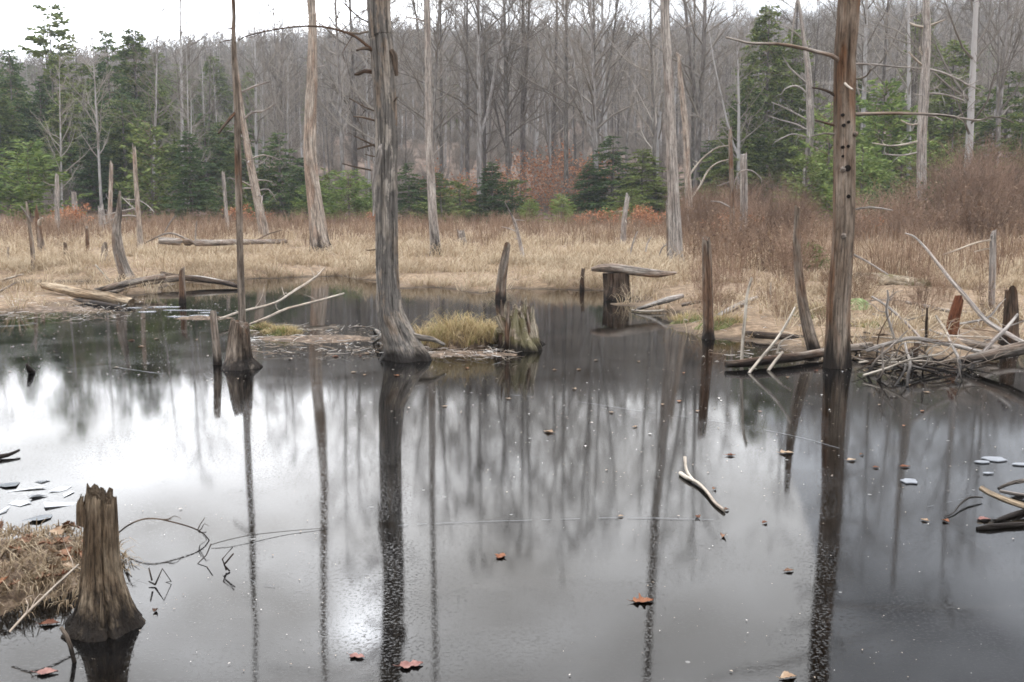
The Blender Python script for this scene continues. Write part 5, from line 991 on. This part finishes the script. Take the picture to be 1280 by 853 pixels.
leaf(62, 779, 26, 'orange leaf at the foot of the brown left hummock', 'leaf', .2, 0, .4)
leaf(983, 566, 19, 'pale tan leaf left of the woodpecker snag reflection', 'paleleaf', .1, 2, .4)
leaf(913, 569, 13, 'small brown curled leaf near the upper end of the forked branch', 'leaf', .0, 0, .8)
leaf(1064, 575, 14, 'pale leaf right of the woodpecker snag reflection', 'paleleaf', .3, 0, .4)
leaf(1077, 568, 7, 'tiny dark leaf beside the pale one right of the snag reflection', 'darkleaf', .3, 0, .8)
leaf(1156, 650, 12, 'tan leaf on the ice at right, just left of its darker neighbour', 'paleleaf', 2.2, 0, .8)
leaf(1182, 651, 12, 'brown leaf on the ice at the end of the thin curved twig', 'leaf', 2.0, 0, .7)
leaf(1230, 649, 18, 'reddish leaf beside the black reflection stick at right', 'pinkleaf', .1, 0, .6)
leaf(956, 653, 10, 'small reddish leaf on the ice left of the woodpecker snag reflection', 'leaf', .6, 0, .6)
leaf(904, 670, 13, 'dark crumpled leaf below the lower end of the forked branch', 'darkleaf', 1.2, 0, 1.2)
leaf(872, 646, 11, 'rusty crumpled leaf just left of the lower end of the forked branch', 'leaf', 1.8, 0, 1.0)
leaf(893, 611, 8, 'tiny dark brown leaf just right of the forked branch', 'darkleaf', .8, 0, 1.0)
leaf(908, 637, 9, 'dark leaf caught at the lower tip of the forked branch', 'darkleaf', .4, 0, .8)
leaf(1095, 584, 9, 'small brown leaf far right of the snag reflection, under the pale leaf', 'leaf', .0, 0, .5)
leaf(1131, 583, 14, 'flat brown leaf on the ice at right, beyond the small brown one', 'leaf', .0, 0, .3)
leaf(986, 713, 15, 'dark sunken leaf below the forked branch toward the right', 'darkleaf', .3, 0, .3)
leaf(985, 846, 26, 'pale round leaf at the bottom edge, right of the middle', 'paleleaf', .3, 0, .5)
leaf(194, 763, 11, 'black seed cone like crumpled leaf on the ice right of the rotten stump', 'darkleaf', 1.5, 0, 1.4)
leaf(776, 645, 8, 'tiny tan leaf on the long frosted crack', 'paleleaf', .3, 0, .5)
lr = np.random.default_rng(90)
for i in range(34):
    b = (lr.uniform(470, 1260), lr.uniform(452, 545)) if i < 24 else (lr.uniform(150, 470), lr.uniform(420, 470))
    leaf(b[0], b[1], lr.uniform(5, 9), 'small pale leaf fleck floating on the dark water below the banks', ('paleleaf', 'leaf', 'paleleaf')[i % 3], lr.uniform(0, 6), 0, .5, 'leaf flecks on the dark water')
for i in range(60):
    a = lr.uniform(0, 6.28); q = math.sqrt(lr.random())*.8; x = -2.42+.62*q*math.cos(a); y = 4.45+.68*q*math.sin(a); me = leaf_mesh(lr.uniform(.06, .1), 200+i, (0, 2, 3)[i % 3], .6).mesh('fallen_leaf', M[('darkleaf', 'leaf', 'paleleaf', 'darkleaf')[i % 4]])
    o_ = link('fallen_leaf', me, (x, y, .11*(1-q**2.2)+.02+.02*lr.random())); o_.rotation_euler = (lr.normal(0, .4), lr.normal(0, .4), lr.uniform(0, 6.28)); prop(o_, 'dry leaf lying in the dead grass of the left foreground hummock', 'leaf', 'leaves on the left hummock')
def ribbon(name, label, cat, pts, wpx, m, z=.005, jit=.3, seed=1):
    r = np.random.default_rng(seed); P = np.array([G(a, b, z) for a, b in pts]); Ps, _ = spline(P, np.ones(len(P)), .05); Ps[:, :2] += np.cumsum(r.normal(0, .004, (len(Ps), 2)), 0)*.4
    wd = np.array([.5*wpx*psize(p[1])*CAM_H/p[1]*0+.5*wpx*psize(p[1])*r.uniform(1-jit*2, 1+jit*2) for p in Ps]); wd = np.clip(wd, .0008, None)
    T = nrm(np.gradient(Ps, axis=0)); S = np.column_stack([-T[:, 1], T[:, 0], 0*T[:, 0]]); k = len(Ps); h = np.array([0, 0, .0012])
    grow = np.maximum(1.0, abs(T[:, 0])*Ps[:, 1]/CAM_H*.35)[:, None]      # seen flat, a crack needs real width
    ar = np.arange(len(Ps)); wd = wd*np.clip(1.6*fbm(ar*.09+seed*7, ar*0+seed)-.52, .0, 1)*.9+.0001
    v = np.vstack([Ps-S*wd[:, None]*grow, Ps+h, Ps+S*wd[:, None]*grow]); i = np.arange(k-1); i = i[wd[:-1] > .0009]; mb = MB(); mb.add(v, np.vstack([np.column_stack([i, i+1, k+i+1, k+i]), np.column_stack([k+i, k+i+1, 2*k+i+1, 2*k+i])])); return solid(name, label, cat, mb, M[m], Ps[0])
ribbon('ice_crack', 'long pale ice edge running from the left shallows to the woodpecker snag', 'ice crack', [(130, 457), (200, 467), (290, 476), (400, 482), (500, 487), (600, 491), (700, 499), (800, 513), (900, 526), (1000, 545), (1055, 560)], 1.7, 'crack', seed=1)
ribbon('ice_crack', 'thin frosted crack crossing the ice below the middle, ending at the branches at right', 'ice crack', [(290, 668), (400, 663), (520, 655), (640, 651), (770, 647), (900, 649), (1000, 650), (1100, 642), (1180, 628), (1240, 612)], 1.1, 'crack', seed=2)
ribbon('ice_crack', 'white wandering crack right of the bare stalks at left', 'ice crack', [(252, 687), (268, 695), (299, 708), (319, 728), (357, 738), (395, 780)], 1.8, 'crack', seed=3)
ribbon('ice_crack', 'pale crack in the ice at the far left below the mud bar', 'ice crack', [(0, 408), (25, 407), (48, 404)], 1.6, 'ice', seed=4)
def plate(name, label, cat, px, py, rx, ry, m, seed, th=.004, z=.003, k=7, tilt=(0, 0), group=None, rz=0):
    r = np.random.default_rng(seed); b = G(px, py, z); a = np.sort(r.uniform(0, 6.28, k)) if k < 9 else np.linspace(0, 6.28, k, endpoint=False); q = r.uniform(.6, 1.1, k)
    t = np.column_stack([rx*q*np.cos(a), ry*q*np.sin(a), 0*a+th]); lo = t*[1.02, 1.02, 0]; c = np.array([[0, 0, th]]); i = np.arange(k); nx = np.roll(i, -1)
    mb = MB(); mb.add(np.vstack([t, lo, c]), np.column_stack([i, nx, k*2+0*i])); mb.add(np.vstack([t, lo]), np.column_stack([i+k, nx+k, nx, i])); o_ = link(name, mb.mesh(name, M[m], smooth=False), b); o_.rotation_euler = (tilt[0], tilt[1], rz); return prop(o_, label, cat, group)
for i, (px, py, rx, ry) in enumerate(((235, 388, .75, .06), (205, 384, .5, .1), (250, 395, .35, .12), (185, 390, .35, .1), (222, 396, .3, .07), (165, 385, .3, .07), (262, 391, .3, .06))):
    plate('sky_reflection_sliver', 'white sliver of painted sky reflection in the shallows behind the small ragged stump', 'ice', px, py, rx*.55, ry*1.3, 'ice', i, k=11, group='painted sky reflections behind the small stump')  # bright sky reflection put in as pale plates on the water
for i, (px, py, rx, ry) in enumerate(((20, 664, .16, .1), (45, 646, .17, .1), (78, 632, .16, .06), (30, 613, .14, .12), (60, 620, .12, .07), (8, 640, .12, .08), (75, 612, .1, .05), (28, 630, .1, .06), (52, 604, .12, .06), (88, 618, .09, .06), (10, 606, .12, .08))):
    plate('ice_shard', 'thin grey broken ice shard behind the brown left hummock', 'ice', px, py, rx, ry, 'shard', 20+i, .002, .003, 5, (lr.normal(0, .05), lr.normal(0, .05)), 'broken ice shards at left', lr.uniform(0, 3))
for px, py, rx, ry, lab in ((1243, 574, .09, .07, 'larger white ice chip at the right, upper of the pair'), (1227, 578, .065, .04, 'smaller white ice chip left of the larger one at right'), (1137, 602, .06, .06, 'thin clear ice flake left of the white chips'), (1277, 581, .06, .03, 'white ice chip at the right edge'), (1234, 592, .04, .02, 'tiny white ice chip below the pair at right')):
    plate('ice_chip', lab, 'ice', px, py, rx, ry, 'ice', int(px), .006, .004, 11)
# bare stalks frozen in, left foreground
stick('stalk', 'thin dark arching stem bending from the rotten stump over the ice', 'stem', [(147, 667, 2), (160, 657, 2.2), (176, 650, 2.2), (192, 648.5, 2.2), (210, 651.5, 2), (240, 660, 2), (256, 669, 1.8), (264, 680, 1.6)], 'dark', Y=4.93, dY=.03, n=6, step=.02, tw=5, tl=.1)
stick('stalk', 'long thin stem trailing right from the arching stem', 'stem', [(264, 681, 1.1, .01), (285, 675, 1, .02), (315, 669, .9, .02), (360, 664, .8, .01), (410, 660, .6, .005)], 'greybrown', n=6)
stick('stalk', 'thin stem dipping from the arching stem to the ice', 'stem', [(264, 680, 1.6, .08), (258, 694, 1.4, .03), (247, 705, 1.2, .0)], 'greybrown', n=6)
for lab, segs in (('bent black weed stalk frozen upright in the ice, right of its larger neighbour', [[(283, 713), (278, 699), (291, 684), (277, 700)], [(281, 705), (292, 692)], [(287, 714), (280, 706)]]), ('angular bare weed stalk frozen in the ice beside the rotten stump', [[(194, 731), (203, 711), (214, 727), (196, 730)], [(190, 726), (186, 710)], [(199, 735), (207, 738)], [(194, 731), (186, 727)]])):
    Y0 = G(segs[0][0][0], segs[0][0][1]+2)[1]; mb = MB()
    for sg in segs:
        P_ = [at(a, b, Y0+.02*q) for q, (a, b) in enumerate(sg)]; tube(mb, np.array(P_), [.0045*(1-.25*q) for q in range(len(sg))], 6)
    solid('stalk', lab, 'weed stalk', mb, W['dark'], at(segs[0][0][0], segs[0][0][1], Y0))
stick('branch', 'thin white branch lying over the brown left hummock', 'branch', [(12, 790, 3.4, .07), (32, 768, 3.4, .12), (55, 746, 3.6, .15), (75, 727, 3.4, .17), (98, 706, 2.6, .19)], 'white', n=8, tw=4, tl=.12)
stick('branch', 'short dark stick standing in the water before the rotten stump', 'branch', [(93, 828, 6), (88, 808, 6), (83, 795, 5.5), (76, 784, 5)], 'greybrown', Y=G(93, 828)[1], n=10)
stick('branch', 'slim twig leaning from the water onto the rotten stump', 'branch', [(103, 796, 2.6), (113, 784, 2.6), (126, 777, 2)], 'greybrown', Y=G(103, 796)[1], n=8)
# floating flakes and crumbs
r = np.random.default_rng(93); pts = []
def fl(n, x0, x1, y0, y1):
    for _ in range(n): pts.append(G(r.uniform(x0, x1), r.uniform(y0, y1), .005))
fl(700, 440, 1280, 440, 530); fl(420, 140, 480, 400, 480); fl(380, -20, 180, 370, 470); fl(260, 180, 300, 380, 410); fl(900, 290, 640, 408, 450); fl(700, -20, 200, 372, 400); fl(300, 600, 1280, 530, 620); fl(160, 100, 420, 610, 840); fl(160, 700, 1270, 620, 850); fl(250, 880, 1280, 420, 470)
P_ = np.array(pts); n = len(P_); a = r.uniform(0, 6.28, n)[:, None]; s_ = (np.exp(r.normal(-5.0, .55, n)))[:, None]*np.clip(P_[:, 1:2]/11, .35, 2); u = np.hstack([np.cos(a), np.sin(a), 0*a])*s_; v = np.hstack([-np.sin(a), np.cos(a), 0*a])*s_*.5; hh = np.array([0, 0, 1.])*s_*.25
mb = MB(); mb.add(np.stack([P_-u, P_+v+hh, P_+u, P_-v+hh], 1).reshape(-1, 3), np.arange(4*n).reshape(n, 4), 0, None, np.repeat(r.random(n), 4)); prop(link('floating_debris', mb.mesh('floating_debris', M['debris'])), 'pale crumbs of leaf and ice floating on the dark water', 'debris', None, 'stuff')
# litter on the shoals: short straws and twigs
r = np.random.default_rng(95); mb = MB()
for n, x0, x1, y0, y1, h in ((200, 300, 480, 408, 446, .03), (160, 500, 640, 432, 452, .03), (260, -20, 160, 374, 402, .04), (220, 860, 1270, 395, 452, .16)):
    for _ in range(n):
        b = G(r.uniform(x0, x1), r.uniform(y0, y1), 0); b[2] = max(gz(b[0], b[1]), 0)+.03 if h != .13 else .1; a = r.uniform(0, 6.28); l_ = r.uniform(.04, .22); d = np.array([math.cos(a), math.sin(a), r.normal(0, .12)]); tube(mb, np.array([b, b+d*l_*.5+r.normal(0, .01, 3), b+d*l_]), [.004, .004, .002], 3, cap=(False, False), tint=r.random())
prop(link('straw_litter', mb.mesh('straw_litter', M['debris'])), 'short dead straws and twigs littering the mud shoals and banks', 'litter', None, 'stuff')
